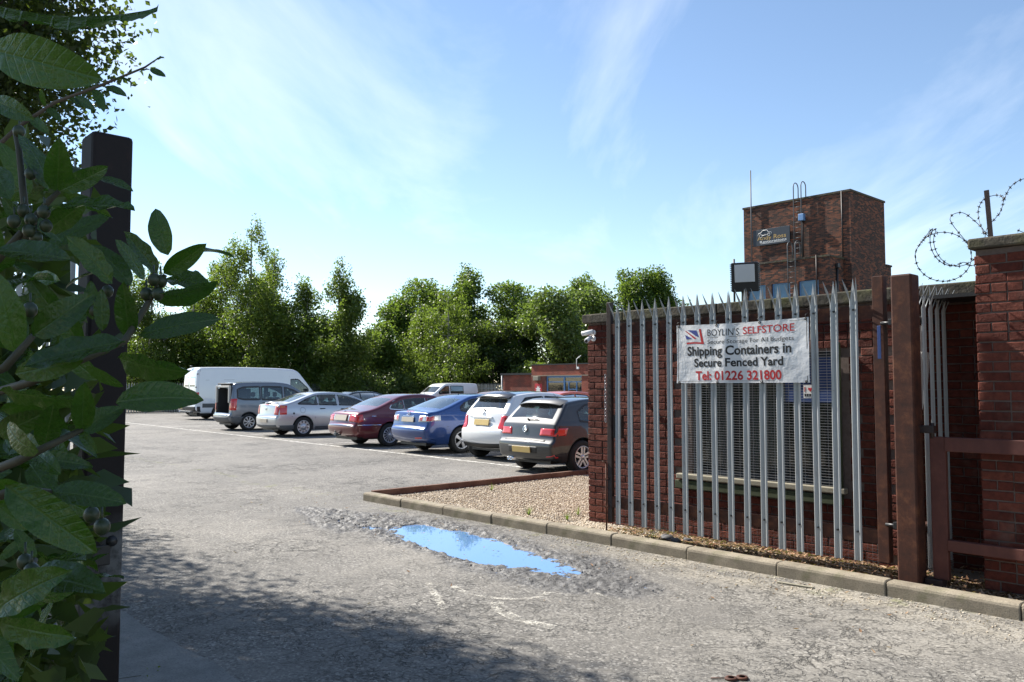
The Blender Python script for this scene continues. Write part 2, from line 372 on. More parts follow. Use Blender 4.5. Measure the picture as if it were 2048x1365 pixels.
def mat_laurel():
    t = NT('laurel'); r = t.n('ShaderNodeObjectInfo').outputs['Random']; v = t.coord()
    col = t.ramp(r, [(0, (.007, .022, .0025)), (.6, (.012, .036, .004)), (1, (.026, .060, .007))])
    sp = t.n('ShaderNodeSeparateXYZ', {0: v})
    ay = t.math('ABSOLUTE', sp.outputs['Y'])
    rib = t.ramp(ay, [(0.0, 1.0), (.016, 0.0)])
    wv = t.n('ShaderNodeTexWave', {'Vector': t.n('ShaderNodeCombineXYZ', {0: t.math('SUBTRACT', sp.outputs['X'], t.math('MULTIPLY', ay, .8)), 1: 0.0, 2: 0.0}).outputs[0], 'Scale': 3.4, 'Distortion': .4}).outputs['Fac']
    vein = t.ramp(wv, [(.90, 0.0), (1.0, .45)])
    col = t.mix(t.math('MULTIPLY', rib, .65), col, (.06, .09, .03)); col = t.mix(vein, col, (.022, .045, .014))
    n = t.noise(v, 9, 4)
    gp = t.n('ShaderNodeNewGeometry').outputs['Position']
    col = t.mix(t.ramp(t.noise(gp, 55, 5, .7), [(.60, 0.0), (.70, .55)]), col, (.07, .075, .02)); col = t.mix(t.ramp(t.noise(gp, 160, 3, .6), [(.70, 0.0), (.75, .8)]), col, (.05, .03, .012))
    t.bsdf(color=col, rough=t.ramp(n, [(.3, .16), (.7, .34)]), spec=.42, normal=t.bump(t.math('SUBTRACT', n, t.math('MULTIPLY', t.math('ADD', rib, vein), .7)), .25, .02))
    tr = t.n('ShaderNodeBsdfTranslucent', {'Color': (.14, .30, .02, 1)})
    t.surf(t.n('ShaderNodeMixShader', {0: .24, 1: t.b.outputs[0], 2: tr.outputs[0]}).outputs[0]); M['laurel'] = t.m
mat_laurel()
plain('berry', (.022, .034, .012), .45, var=.5, scale=40)
plain('stem', (.045, .042, .022), .7, var=.3, scale=30)
def mat_bark(name, a, b):
    t = NT(name); v = t.coord(scale=(1, 1, .35)); n = t.noise(v, 9, 6, .7)
    M[name] = t.bsdf(color=t.ramp(n, [(.38, a), (.55, b)]), rough=.9, normal=t.bump(n, .6, .02))
mat_bark('bark', (.03, .025, .02), (.10, .08, .06)); mat_bark('bark_birch', (.07, .06, .05), (.42, .39, .34))
def mat_paint(name, col, metal=0.0, rough=.28, flake=0.0):
    t = NT(name); v = t.coord()
    n = t.noise(v, 3, 4); c = t.mix(t.math('MULTIPLY', n, .25), col, tuple(x * .72 for x in col))
    dirt = t.math('MULTIPLY', t.ramp(t.n('ShaderNodeSeparateXYZ', {0: v}).outputs['Z'], [(.12, 1.0), (.55, 0.0)]), t.noise(v, 14, 5, .7))
    c = t.mix(t.math('MULTIPLY', dirt, .22), c, (.12, .108, .088))
    M[name] = t.bsdf(color=c, rough=t.math('ADD', rough, t.math('MULTIPLY', dirt, .25)), metal=metal, coat=1.0, coatr=.03)
mat_paint('paint_graphite', (.004, .005, .008), .0, .5); mat_paint('paint_white', (.76, .77, .78)); mat_paint('paint_blue', (.006, .045, .19), .35, .3)
mat_paint('paint_maroon', (.12, .009, .014), .35, .3); mat_paint('paint_silver', (.50, .51, .53), .7, .32); mat_paint('paint_grey', (.15, .165, .19), .6, .32)
mat_paint('paint_black', (.010, .011, .014), .1, .25); mat_paint('paint_orange', (.55, .10, .03), .1, .3); mat_paint('paint_bronze', (.28, .13, .075), .5, .3); mat_paint('paint_van', (.74, .76, .79))
def mat_glass():
    t = NT('car_glass')
    tr = t.n('ShaderNodeBsdfTransparent', {'Color': (.50, .62, .60, 1)}); gl = t.n('ShaderNodeBsdfGlossy', {'Color': (.95, 1, 1, 1), 'Roughness': .02})
    fr = t.n('ShaderNodeFresnel', {'IOR': 1.52}).outputs[0]; f = t.math('ADD', t.math('MULTIPLY', fr, 1.25), .03, True)
    v = t.coord(); du = t.n('ShaderNodeBsdfDiffuse', {'Color': (.45, .46, .45, 1)})
    mix1 = t.n('ShaderNodeMixShader', {0: f, 1: tr.outputs[0], 2: gl.outputs[0]})
    M['car_glass'] = t.surf(t.n('ShaderNodeMixShader', {0: t.math('MULTIPLY', t.noise(v, 5, 5, .7), .07), 1: mix1.outputs[0], 2: du.outputs[0]}).outputs[0])
    t = NT('window_glass')
    tr = t.n('ShaderNodeBsdfTransparent', {'Color': (.75, .8, .8, 1)}); gl = t.n('ShaderNodeBsdfGlossy', {'Roughness': .04})
    fr = t.n('ShaderNodeFresnel', {'IOR': 1.52}).outputs[0]
    M['window_glass'] = t.surf(t.n('ShaderNodeMixShader', {0: t.math('ADD', fr, .06, True), 1: tr.outputs[0], 2: gl.outputs[0]}).outputs[0])
mat_glass()
plain('black_plastic', (.016, .016, .017), .5, bump=.1); plain('trim_grey', (.075, .08, .085), .55); plain('tyre', (.017, .017, .017), .85, bump=.3, scale=12)
plain('alloy', (.52, .53, .55), .32, .75, var=.08); plain('chrome', (.8, .8, .82), .12, 1.0, var=.04); plain('interior', (.028, .029, .032), .8); plain('interior_pale', (.42, .41, .38), .8)
plain('lens_red', (.55, .018, .016), .12, var=.25, scale=30, coat=1.0); plain('lens_orange', (.6, .13, .02), .12, coat=1.0); plain('lens_clear', (.62, .62, .62), .12, .3, coat=1.0)
plain('plate_yellow', (.52, .38, .14), .4, var=.1); plain('plate_tan', (.46, .40, .32), .4, var=.1)
plain('white_paint', (.72, .71, .68), .6); plain('blue_paint', (.02, .05, .17), .5); plain('blue_frame', (.12, .25, .46), .5); plain('blue_board', (.14, .25, .34), .7, var=.4, scale=3)
plain('black_steel', (.012, .012, .014), .45); plain('lamp_face', (.62, .63, .64), .35, coat=1.0, var=.05); plain('white_plastic', (.75, .75, .74), .4); plain('green_wood', (.05, .062, .028), .8, var=.4); plain('cream_sill', (.26, .235, .175), .8, var=.2, scale=18)
plain('wire', (.42, .42, .43), .4, .6); plain('sticker_red', (.5, .03, .04), .5); plain('ink_black', (.012, .012, .013), .5, var=.05); plain('ink_red', (.42, .018, .02), .5, var=.05); plain('ink_blue', (.03, .05, .22), .5, var=.05)
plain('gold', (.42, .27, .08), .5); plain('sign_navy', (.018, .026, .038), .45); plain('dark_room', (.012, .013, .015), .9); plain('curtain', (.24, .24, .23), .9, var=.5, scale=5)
def mat_banner():
    t = NT('vinyl'); v = t.coord(); n = t.noise(v, 2.5, 3, .5)
    M['vinyl'] = t.bsdf(color=t.mix(n, (.60, .60, .60), (.70, .70, .70)), rough=.28, spec=.5, normal=t.bump(t.noise(v, 6, 4, .55), .45, .03))
mat_banner()
def mat_line():
    t = NT('road_paint'); v = t.coord(); n = t.noise(v, 9, 7, .75); n2 = t.noise(v, 60, 3, .7)
    b = t.n('ShaderNodeBsdfPrincipled', {'Base Color': (.62, .60, .55, 1), 'Roughness': .8}); tr = t.n('ShaderNodeBsdfTransparent')
    a = t.ramp(t.math('ADD', t.math('MULTIPLY', n, .75), t.math('MULTIPLY', n2, .25)), [(.43, 0.0), (.53, .95)])
    M['road_paint'] = t.surf(t.n('ShaderNodeMixShader', {0: a, 1: tr.outputs[0], 2: b.outputs[0]}).outputs[0])
    t = NT('road_paint_worn'); v = t.coord(); n = t.noise(v, 7, 7, .75); n2 = t.noise(v, 70, 3, .7)
    b = t.n('ShaderNodeBsdfPrincipled', {'Base Color': (.58, .55, .48, 1), 'Roughness': .85}); tr = t.n('ShaderNodeBsdfTransparent')
    a = t.ramp(t.math('ADD', t.math('MULTIPLY', n, .6), t.math('MULTIPLY', n2, .4)), [(.47, 0.0), (.58, .7)])
    M['road_paint_worn'] = t.surf(t.n('ShaderNodeMixShader', {0: a, 1: tr.outputs[0], 2: b.outputs[0]}).outputs[0])
mat_line()
def mat_water():
    t = NT('water'); v = t.coord()
    M['water'] = t.bsdf(color=(.12, .24, .48), metal=.16, rough=.012, spec=.75, ior=1.42, normal=t.bump(t.noise(v, 9, 2), .015, .01))  # blue metallic tint paints in extra sky reflection, beyond what clear water gives
mat_water()
# ---------------------------------------------------------------- ground with the broken, puddled patch
GU0, GU1, GV0, GV1 = -10.6, -3.8, 4.2, 6.40
def sstep(x, a, b):
    x = max(0., min(1., (x - a) / (b - a))); return x * x * (3 - 2 * x)
def build_ground():
    nu, nv = 560, 180
    us = np.linspace(GU0, GU1, nu + 1); vs = np.linspace(GV0, GV1, nv + 1)
    V = []; W = []
    for u in us:
        vc = 5.47 - .12 * (u + 6.5) * (1 if u > -8 else .35) - (.117 if u <= -8 else 0)                        # centre line of the pothole strip
        for v in vs:
            p = Vector((u, v, 0))
            e = noise.fractal(p * 1.3, 1.0, 2.0, 4); e2 = noise.noise(p * 4.5)
            halfw = .60 * sstep(u, -10.3, -8.4) * (1 - .8 * sstep(u, -5.0, -3.9)) + .1
            rim = 1 - abs(v - vc) / (halfw + .16 * e + .05 * e2)
            rough = sstep(rim, -.05, .28) * sstep(u, -10.35, -9.9) * (1 - sstep(u, -4.15, -3.85))
            d = 1 - ((u + 6.62) / 1.72) ** 2 - ((v - vc) / .47) ** 2 + .32 * e + .16 * e2
            dip = -.040 * sstep(d, -.15, .75)
            h = 0.0
            if rough > .01:
                q = Vector((u, v * 1.25, .3)); f1 = noise.fractal(q * 9, .9, 2.1, 4); f2 = noise.noise(q * 38); f3 = noise.noise(q * 80)
                st = math.floor(f1 * 5) / 5 * .5 + f1 * .5                   # flaky ledges
                h = .020 * st + .009 * f2 + .007 * f3 + .005 * e2 + .001
                if d > .30: h -= .022 * sstep(d, .30, .60); h *= 1 - .5 * sstep(d, .4, .8)
            edge = min(sstep(u, GU0, GU0 + .3), sstep(-u, -GU1, -GU1 + .3), sstep(v, GV0, GV0 + .2), sstep(-v, -GV1, -GV1 + .2))
            zz = (dip + h * rough) * edge; V.append((u, v, zz)); W.append(max(rough * (.75 + .25 * e2), sstep(-zz, .001, .014) * 1.0 if d > -.3 else 0))
    F = [(i * (nv + 1) + j, (i + 1) * (nv + 1) + j, (i + 1) * (nv + 1) + j + 1, i * (nv + 1) + j + 1) for i in range(nu) for j in range(nv)]
    n0 = len(V); B = 420.
    o = [(-B, -B), (B, -B), (B, B), (-B, B), (GU0, GV0), (GU1, GV0), (GU1, GV1), (GU0, GV1)]
    V += [(a, b, 0.) for a, b in o]; W += [0.] * 8
    F += [tuple(n0 + k for k in q) for q in ((0, 1, 5, 4), (1, 2, 6, 5), (2, 3, 7, 6), (3, 0, 4, 7))]
    me = np_mesh('car_park_ground', V, F, True)
    at = me.attributes.new('wet', 'FLOAT', 'POINT'); at.data.foreach_set('value', np.array(W, np.float32))
    ob = link('car_park_ground', me, 'asphalt'); ob.rotation_euler = (0, 0, TH); tag(ob, kind='structure')
    w = MB(); w.grid(lambda a, b: (a, b, -.0165), np.linspace(-9.7, -3.9, 12), np.linspace(4.5, 6.3, 5))
    wo_ = w.build('puddle', 'water'); wo_.rotation_euler = (0, 0, TH); tag(wo_, kind='structure')
build_ground()

def uvmesh(name, mb, mat, kind='structure', parent=None):
    o = mb.build(name, mat, parent); o.rotation_euler = (0, 0, TH)
    if kind: tag(o, kind=kind)
    return o
# painted lines
def strip(mb, pts, w, z=.004):
    pts = [Vector((*p, z)) for p in pts]
    for i in range(len(pts)):
        t = (pts[min(i + 1, len(pts) - 1)] - pts[max(i - 1, 0)]).normalized(); n = Vector((-t.y, t.x, 0)) * w / 2
        mb.v += [tuple(pts[i] - n), tuple(pts[i] + n)]
    k = len(mb.v) - 2 * len(pts)
    for i in range(len(pts) - 1): mb.f.append((k + 2 * i, k + 2 * i + 2, k + 2 * i + 3, k + 2 * i + 1)); mb.sm.append(False)
def rowv(u): return 11.5 + (-12.76 - u) * .0449
m = MB(); strip(m, [(u, rowv(u)) for u in np.linspace(-9.9, -46, 24)], .10); uvmesh('bay_front_line', m, 'road_paint')
BAYS = [-9.9, -12.65, -15.35, -18.1, -20.85, -23.65, -26.5, -28.4, -31.3, -34.1, -36.9]
for b in BAYS:
    m = MB(); strip(m, [(b + .0449 * d, rowv(b) + d) for d in np.linspace(.06, 4.9, 8)], .085); uvmesh('bay_line', m, 'road_paint')
m = MB()
strip(m, [(-4.16 + .62 * math.cos(a), 4.47 + .50 * math.sin(a)) for a in np.linspace(-2.5, -1.15, 12)], .10)
strip(m, [(-5.0 + .45 * math.cos(a), 4.50 + .32 * math.sin(a)) for a in np.linspace(-2.2, .5, 14)], .055)
strip(m, [(-5.3 + .45 * t, 4.05 - .25 * t) for t in np.linspace(-.4, 1.2, 6)], .06)
strip(m, [(-4.45, 4.95), (-4.25, 4.86)], .07)
uvmesh('worn_road_marking', m, 'road_paint_worn')
# concrete apron at the left gate post, verge behind it
m = MB(); m.grid(lambda a, b: (a, b + (.05 * noise.noise(Vector((a * 2, 3, 0))) if b > 1.9 else 0), .008), np.linspace(-6.7, 3.5, 60), [.2, 1.2, 2.03]); uvmesh('concrete_apron', m, 'apron_concrete')
m = MB(); m.grid(lambda a, b: (a, b, .03 + .05 * noise.noise(Vector((a, b, 2)))), np.linspace(-60, 6, 90), np.linspace(-14, .45, 20)); uvmesh('verge', m, 'soil')
m = MB(); m.grid(lambda a, b: (a, b, .05 + .15 * noise.noise(Vector((a * .3, b * .3, 2)))), np.linspace(-140, -53.6, 30), np.linspace(-40, 130, 40)); uvmesh('woodland_floor', m, 'soil')
m = MB(); m.grid(lambda a, b: (a, b, .04 + .12 * noise.noise(Vector((a * .3, b * .3, 5)))), np.linspace(-53.6, -10, 20), np.linspace(38, 130, 24)); uvmesh('woodland_floor', m, 'soil')

# ---------------------------------------------------------------- kerb, edging, gravel, leaf litter
kerb = uvthing('kerb', -10.08, 6.47); tag(kerb, kind='structure')
def kerb_stone_mesh(L):
    pr = [(0, -.12), (0, .085), (.006, .102), (.02, .113), (.035, .116), (.125, .116), (.125, -.12)]
    m = MB(); n = len(pr)
    xs = [.004, .012, L / 2, L - .012, L - .004]; sh = [.006, 0, 0, 0, .006]
    for x, s_ in zip(xs, sh):
        m.v += [(x, min(max(a, s_), .125 - s_), z - (s_ if z > 0 else 0)) for a, z in pr]
    for i in range(len(xs) - 1):
        for j in range(n): m.f.append((i * n + j, (i + 1) * n + j, (i + 1) * n + (j + 1) % n, i * n + (j + 1) % n)); m.sm.append(False)
    m.f += [tuple(range(n)), tuple(range((len(xs) - 1) * n, len(xs) * n))]; m.sm += [False, False]
    return m
k0 = kerb_stone_mesh(.915).build('kerb_stone', 'kerb_concrete', kerb)
for i in range(15):
    o = k0 if i == 0 else link('kerb_stone', k0.data, None, kerb)
    o.location = (i * .915, rnd.uniform(-.004, .004), rnd.uniform(-.004, .003)); o.rotation_euler = (rnd.uniform(-.01, .01), 0, rnd.uniform(-.004, .004))
edg = uvthing('brick_edging', -10.08, 6.6); tag(edg, kind='structure')
for i in range(9):
    L = .9; m = MB(); m.cbox((-.0, .004, -.1), (.075, L - .004, .125 + rnd.uniform(-.004, .006)), .008)
    o = m.build('edging_length', 'edging', edg); o.location = (rnd.uniform(-.004, .004), i * L, 0)
m = MB(); m.grid(lambda a, b: (a, b, .035 + .012 * noise.noise(Vector((a * 2, b * 2, 0)))), np.linspace(-10.0, 4.0, 90), np.linspace(6.59, 7.8, 12)); m.grid(lambda a, b: (a, b, .035 + .012 * noise.noise(Vector((a * 2, b * 2, 0)))), np.linspace(-10.0, -6.5, 30), np.linspace(7.8, 14.6, 50)); uvmesh('gravel_bed', m, 'gravel_bed')
def scatter(name, mat, n, region, size, zf, flat=.7, seed=1, mode='stone'):
    r = np.random.RandomState(seed); pts = []
    while len(pts) < n:
        u, v = region(r)
        pts.append((u, v))
    pts = np.array(pts); u, v = pts[:, 0], pts[:, 1]
    z = np.array([zf(a, b) for a, b in pts])
    s = size[0] + (size[1] - size[0]) * r.rand(n) ** 2
    if mode == 'stone':
        base = np.array([(1, 0, 0), (0, 1, 0), (-1, 0, 0), (0, -1, 0), (0, 0, 1), (0, 0, -1)], float)
        F0 = np.array([(0, 1, 4), (1, 2, 4), (2, 3, 4), (3, 0, 4), (1, 0, 5), (2, 1, 5), (3, 2, 5), (0, 3, 5)])
    else:
        base = np.array([(-1, 0, 0), (-.2, .42, .12), (1, 0, .25), (-.1, -.42, .1), (0, 0, -.05)], float)
        F0 = np.array([(0, 4, 1), (1, 4, 2), (2, 4, 3), (3, 4, 0)])
    k = len(base)
    a = r.rand(n) * 2 * np.pi; ca, sa = np.cos(a), np.sin(a)
    tilt = (r.rand(n) - .5) * (1.0 if mode == 'leaf' else .4)
    B = base[None] * (1 + .35 * (r.rand(n, k, 1) - .5)) * s[:, None, None]
    B[:, :, 2] *= (flat if mode == 'stone' else 1.6)
    B[:, :, 2] += B[:, :, 0] * tilt[:, None]
    x = B[:, :, 0] * ca[:, None] - B[:, :, 1] * sa[:, None] + u[:, None]; y = B[:, :, 0] * sa[:, None] + B[:, :, 1] * ca[:, None] + v[:, None]
    zz = B[:, :, 2] + z[:, None]
    V = np.stack([x, y, zz], 2).reshape(-1, 3); F = (F0[None] + (np.arange(n) * k)[:, None, None]).reshape(-1, 3)
    o = link(name, np_mesh(name, V, F), mat); o.rotation_euler = (0, 0, TH); return tag(o, kind='stuff')
gz = lambda a, b: .042 + .012 * noise.noise(Vector((a * 2, b * 2, 0)))
tag(scatter('gravel', 'gravel', 34000, lambda r: (r.uniform(-9.98, -6.56), 6.6 + 7.5 * r.rand() ** 1.5), (.007, .017), gz, seed=2), 'pale pink and buff gravel spread between kerb and brick building', 'gravel')
tag(scatter('gravel_strip', 'gravel', 7000, lambda r: (r.uniform(-6.6, -4.3), r.uniform(6.6, 7.28)), (.007, .018), gz, seed=3), 'loose gravel under the steel gate leaf', 'gravel')
tag(scatter('leaf_litter', 'litter', 14000, lambda r: (-6.0 + 7.0 * r.rand() ** .6, 6.61 + (.66 if r.rand() < .9 else 1.1) * r.rand()), (.012, .042), lambda a, b: gz(a, b) + .014 + .03 * max(0, noise.noise(Vector((a * 2.2, b * 3, 7)))), mode='leaf', seed=4), 'dry brown fallen leaves heaped along the foot of the fence', 'leaves')
tag(scatter('grit', 'gravel', 1300, lambda r: (r.uniform(-6.5, .5), 6.46 - abs(r.normal(0, .28))), (.003, .011), lambda a, b: .003, seed=5), 'loose grit lying in the gutter along the kerb', 'grit')
def crumb_spot(r):
    while True:
        u, v = r.uniform(-10, -4.0), 5.36 + r.normal(0, .40)
        if ((u + 6.62) / 1.75) ** 2 + ((v - 5.47 + .12 * (u + 6.5)) / .46) ** 2 > 1.0: return u, v
tag(scatter('asphalt_crumbs', 'dark_rubble', 2600, crumb_spot, (.004, .016), lambda a, b: -.006, seed=6), 'crumbled dark asphalt chips around the puddle', 'rubble')
tag(scatter('fallen_leaves', 'litter', 240, lambda r: (r.uniform(-11, 1), 6.4 - abs(r.normal(0, 1.2))), (.008, .024), lambda a, b: .006, mode='leaf', seed=8), 'a few dry leaves scattered over the tarmac', 'leaves')
for i, (u, v, s_) in enumerate([(-5.15, 6.95, .06), (-5.02, 6.9, .05), (-4.95, 7.0, .045), (-5.25, 7.02, .04)]):
    m = MB(); m.sphere((0, 0, .03), s_, 7, 5, (1.2, .9, .7)); m.v = [tuple(Vector(p) * (1 + .25 * noise.noise(Vector(p) * 30 + Vector((i, 0, 0))))) for p in m.v]
    o = m.build('tarmac_lump', 'dark_rubble'); o.location = P(u, v, .03); tag(o, ['largest dark tarmac lump on the gravel under the gate', 'dark tarmac lump right of the largest one under the gate', 'small dark tarmac lump nearest the brick wall, right of its group', 'small dark tarmac lump at the left of its group under the gate'][i], 'rubble', 'tarmac lumps under the gate')
m = MB(); m.cbox((-.15, -.012, 0), (.15, .012, .012), .004); o = m.build('wood_stick', 'cream_sill'); o.location = P(-3.4, 6.27, .003); o.rotation_euler = (0, 0, TH + .12); tag(o, 'pale broken wooden stick lying in the gutter beside the kerb', 'stick')
m = MB(); m.lathe([(.018, 0), (.034, 0), (.036, .006), (.03, .012), (.018, .012)], 12, 'Z', (-.035, 0, 0)); m.lathe([(.018, 0), (.034, 0), (.036, .006), (.03, .012), (.018, .012)], 12, 'Z', (.03, 0, 0)); m.tube([(-.07, .01, .006), (-.14, .03, .004)], .004, 5)
o = m.build('metal_shackle', 'rust'); o.location = P(-2.55, 4.05, .002); o.rotation_euler = (0, 0, .2); tag(o, 'small rusty metal link flattened on the tarmac in the foreground', 'scrap')

# ---------------------------------------------------------------- brickwork built brick by brick
def brick_mesh(L, seed, D=.10, H=.065):
    r = random.Random(seed); c = .005; j = lambda a: a + r.uniform(-.0018, .0018)
    ring = lambda y, i: [(j(i), y, j(i)), (j(L - i), y, j(i)), (j(L - i), y, j(H - i)), (j(i), y, j(H - i))]
    m = MB(); vs = ring(0, c) + ring(c * .8, 0) + ring(D, 0)
    vs[0:4] = [(a, r.uniform(-.0025, .0015), b) for a, _, b in vs[0:4]]
    fs = [(0, 1, 2, 3)]
    for k in (0, 4): fs += [(k + i, k + 4 + i, k + 4 + (i + 1) % 4, k + (i + 1) % 4) for i in range(4)]
    return m.add(vs, fs)
SPECS = {}
for kind, L in (('s', .215), ('h', .1025), ('q', .155)):
    SPECS[kind] = []
    for q in range(6):
        me = brick_mesh(L, q * 7 + int(L * 1000)); mesh = bpy.data.meshes.new('brick_' + kind); mesh.from_pydata(me.v, [], me.f); mesh.materials.append(M['brick_obj'])
        SPECS[kind].append((mesh, me))
def brick_courses(u0, u1, z0, z1, seed, holes=()):
    r = random.Random(seed); out = []; z = z0; row = 0
    while z + .065 <= z1 + .001:
        head = row % 4 == 3
        L, kind = (.1025, 'h') if head else (.215, 's')
        u = u0 - (0.05 if head else (.1125 if row % 2 else 0)) 
        while u < u1:
            a, k, Lb = u, kind, L
            if a < u0 - .001: a = u0; k, Lb = 'h', .1025
            if a + Lb > u1 + .012: break
            if not any(a + Lb > h[0] - .02 and a < h[1] + .02 and z + .065 > h[2] and z < h[3] for h in holes): out.append((a + r.uniform(-.002, .002), z + r.uniform(-.0015, .0015), k, r.randrange(6), r.uniform(-.0025, .0025), Lb))
            u = (a + Lb + .01) if a > u else u + L + .01
        z += .075; row += 1
    return out
def lay_bricks(parent, base_u, base_v, items, v, limit=300, depth=.10, off=0.0):
    """items -> the nearest `limit` in view become objects, the rest one stuff part."""
    def key(it):
        w = P(it[0] + base_u, v + base_v, it[1]); px = 1024 + FPX * w.x / max(w.y, .1)
        return (0 if -40 < px < 2090 else 1, (w - Vector((0, 0, 1.6))).length)
    items = sorted(items, key=key); rest = MB()
    for n, (a, z, k, q, dv, L) in enumerate(items):
        mesh, mm = SPECS[k][q]
        if n < limit:
            o = bpy.data.objects.new('brick', mesh); COL.objects.link(o); o.parent = parent; o.location = (a, v + dv, z)
        else: rest.add([(p[0] + a, p[1] + v + dv, p[2] + z) for p in mm.v], mm.f)
    if rest.v: tag(rest.build('brickwork', 'brick_stuff', parent, fix=False), kind='stuff')

# low brick building behind the gate: local origin at its front left corner (u -6.54, v 7.29)
B0U, B0V = -6.54, 7.29
bld = uvthing('brick_building', B0U, B0V, label='low flat-roofed dark red brick building with grilled window behind the steel gate', cat='building')
LU = lambda u: u - B0U
WL, WR, WZ0, WZ1 = LU(-5.10), LU(-3.52), .70, 1.93
m = MB()
m.box((0.012, .012, -.1), (WL, .22, 2.36)); m.box((WR, .0121, -.1), (LU(-2.95), .22, 2.36)); m.box((WL, .0119, -.1), (WR, .22, WZ0 - .02)); m.box((WL, .0122, WZ1), (WR, .22, 2.36))
m.build('mortar_core', 'mortar', bld)
m = MB(); m.box((.02, .25, -.1), (.24, 7.5, 2.36)); m.box((LU(-2.95) - .22, .25, -.1), (LU(-2.95), .7, 2.36)); m.box((.24, 7.3, -.1), (6.5, 7.5, 2.36)); m.box((6.3, .72, -.1), (6.5, 7.3, 2.36)); m.build('rear_walls', 'brick_far', bld)
m = MB(); m.box((.03, .03, 2.345), (6.48, 7.48, 2.375)); m.build('flat_roof', 'black_plastic', bld)
lay_bricks(bld, B0U, B0V, brick_courses(0, LU(-2.95), .01, 2.335, 3, [(WL, WR, WZ0 - .09, WZ1)]), 0)
m = MB(); m.box((LU(-2.95), .49, -.1), (LU(-1.4), .65, 2.40)); m.build('recess_core', 'mortar', bld)
it = brick_courses(LU(-2.95), LU(-1.4), .01, 2.38, 9); r2 = MB()
rs = empty('recess_wall'); rs.parent = bld; rs.location = (0, .475, 0)
lay_bricks(rs, B0U, B0V + .475, it, 0, limit=150)
for i in range(7):
    m = MB(); a = -.05 + i * .62; b = min(a + .612, LU(-2.93)); m.cbox((a, -.045, 2.352), (b, .26, 2.462 + rnd.uniform(-.006, .006)), .012); o = m.build('coping_stone', 'coping', bld)
for i in range(3):
    m = MB(); a = LU(-2.93) + i * .55; m.cbox((a, .42, 2.405), (a + .542, .72, 2.515), .012); m.build('coping_stone', 'coping', bld)
# window: recessed frame, panes, sill, weld-mesh guard
win = empty('window'); win.parent = bld; win.location = (WL, 0, WZ0); WW, WH = WR - WL, WZ1 - WZ0
m = MB()
for a, b in (((0, .05, 0), (.05, .12, WH)), ((WW - .05, .05, 0), (WW, .12, WH)), ((.05, .05, 0), (WW - .05, .12, .05)), ((.05, .05, WH - .05), (WW - .05, .12, WH)), ((.42, .055, .05), (.47, .115, WH - .05)), ((1.0, .055, .05), (1.05, .115, WH - .05))): m.box(a, b)
m.build('frame', 'sign_navy', win)
for a, b in ((.05, .42), (.47, 1.0), (1.05, WW - .05)):
    m = MB(); m.box((a, .085, .05), (b, .092, WH - .05)); m.build('pane', 'window_glass', win)
m = MB(); m.box((1.05, .06, WH - .47), (WW - .05, .08, WH - .05)); m.build('blue_panel', 'blue_paint', win)
m = MB(); m.cbox((-.16, -.05, -.06), (WW + .09, .11, -.005), .01); m.build('sill', 'cream_sill', win)
m = MB(); m.cbox((-.18, -.04, -.16), (WW + .06, -.004, -.075), .006); m.build('sill_board', 'green_wood', win)
m = MB(); m.cbox((WW + .02, -.05, -.12), (WW + .06, -.006, WH + .08), .005); m.build('side_batten', 'green_wood', win)
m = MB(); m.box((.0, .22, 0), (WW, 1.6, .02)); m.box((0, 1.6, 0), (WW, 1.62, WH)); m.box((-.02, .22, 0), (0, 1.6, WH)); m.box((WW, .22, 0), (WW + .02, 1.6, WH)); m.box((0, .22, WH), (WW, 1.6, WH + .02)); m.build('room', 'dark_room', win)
m = MB()
for k in range(9): m.grid(lambda a, b, k=k: (.08 + k * .035 + a * .03, .2 + .012 * math.sin(a * 6.28), b), np.linspace(0, 1, 5), [.05, WH - .05])
for k in range(12): m.grid(lambda a, b, k=k: (.55 + k * .035 + a * .03, .21 + .012 * math.sin(a * 6.28), b), np.linspace(0, 1, 5), [.05, WH - .05])
m.build('curtain', 'curtain', win)
m = MB(); gy = -.02
for k in range(int((WH + .06) / .0255)): z = -.02 + k * .0255; m.box((-.03, gy - .0016, z - .0016), (WW + .03, gy + .0016, z + .0016))
for k in range(int(WW / .0765) + 1): x = -.02 + k * .0765; m.box((x - .0012, gy + .0018, -.03), (x + .0012, gy + .004, WH + .03))
tag(m.build('mesh_guard', 'wire', win), kind='stuff')
for k, (x, z) in enumerate([(WW - .24, .86)]):
    st = empty('sticker'); st.parent = bld; st.location = (WL + x, -.03, WZ0 + z)
    m = MB(); m.box((-.055, 0, -.06), (.055, .003, .06)); m.build('sticker_card', 'white_plastic', st)
    m = MB(); m.prism([(.022 * (16 * math.sin(a) ** 3) / 16 + .012, .022 * (13 * math.cos(a) - 5 * math.cos(2 * a) - 2 * math.cos(3 * a) - math.cos(4 * a)) / 16 + .02) for a in np.linspace(0, 2 * math.pi, 22)[:-1]], -.002, 0); m.box((-.045, -.002, -.002), (-.038, 0, .042)); m.build('heart', 'sticker_red', st)
    m = MB(); [m.box((-.045 + i * .024, -.002, -.045), (-.03 + i * .024, 0, -.02)) for i in range(4)]; m.build('print', 'ink_black', st)
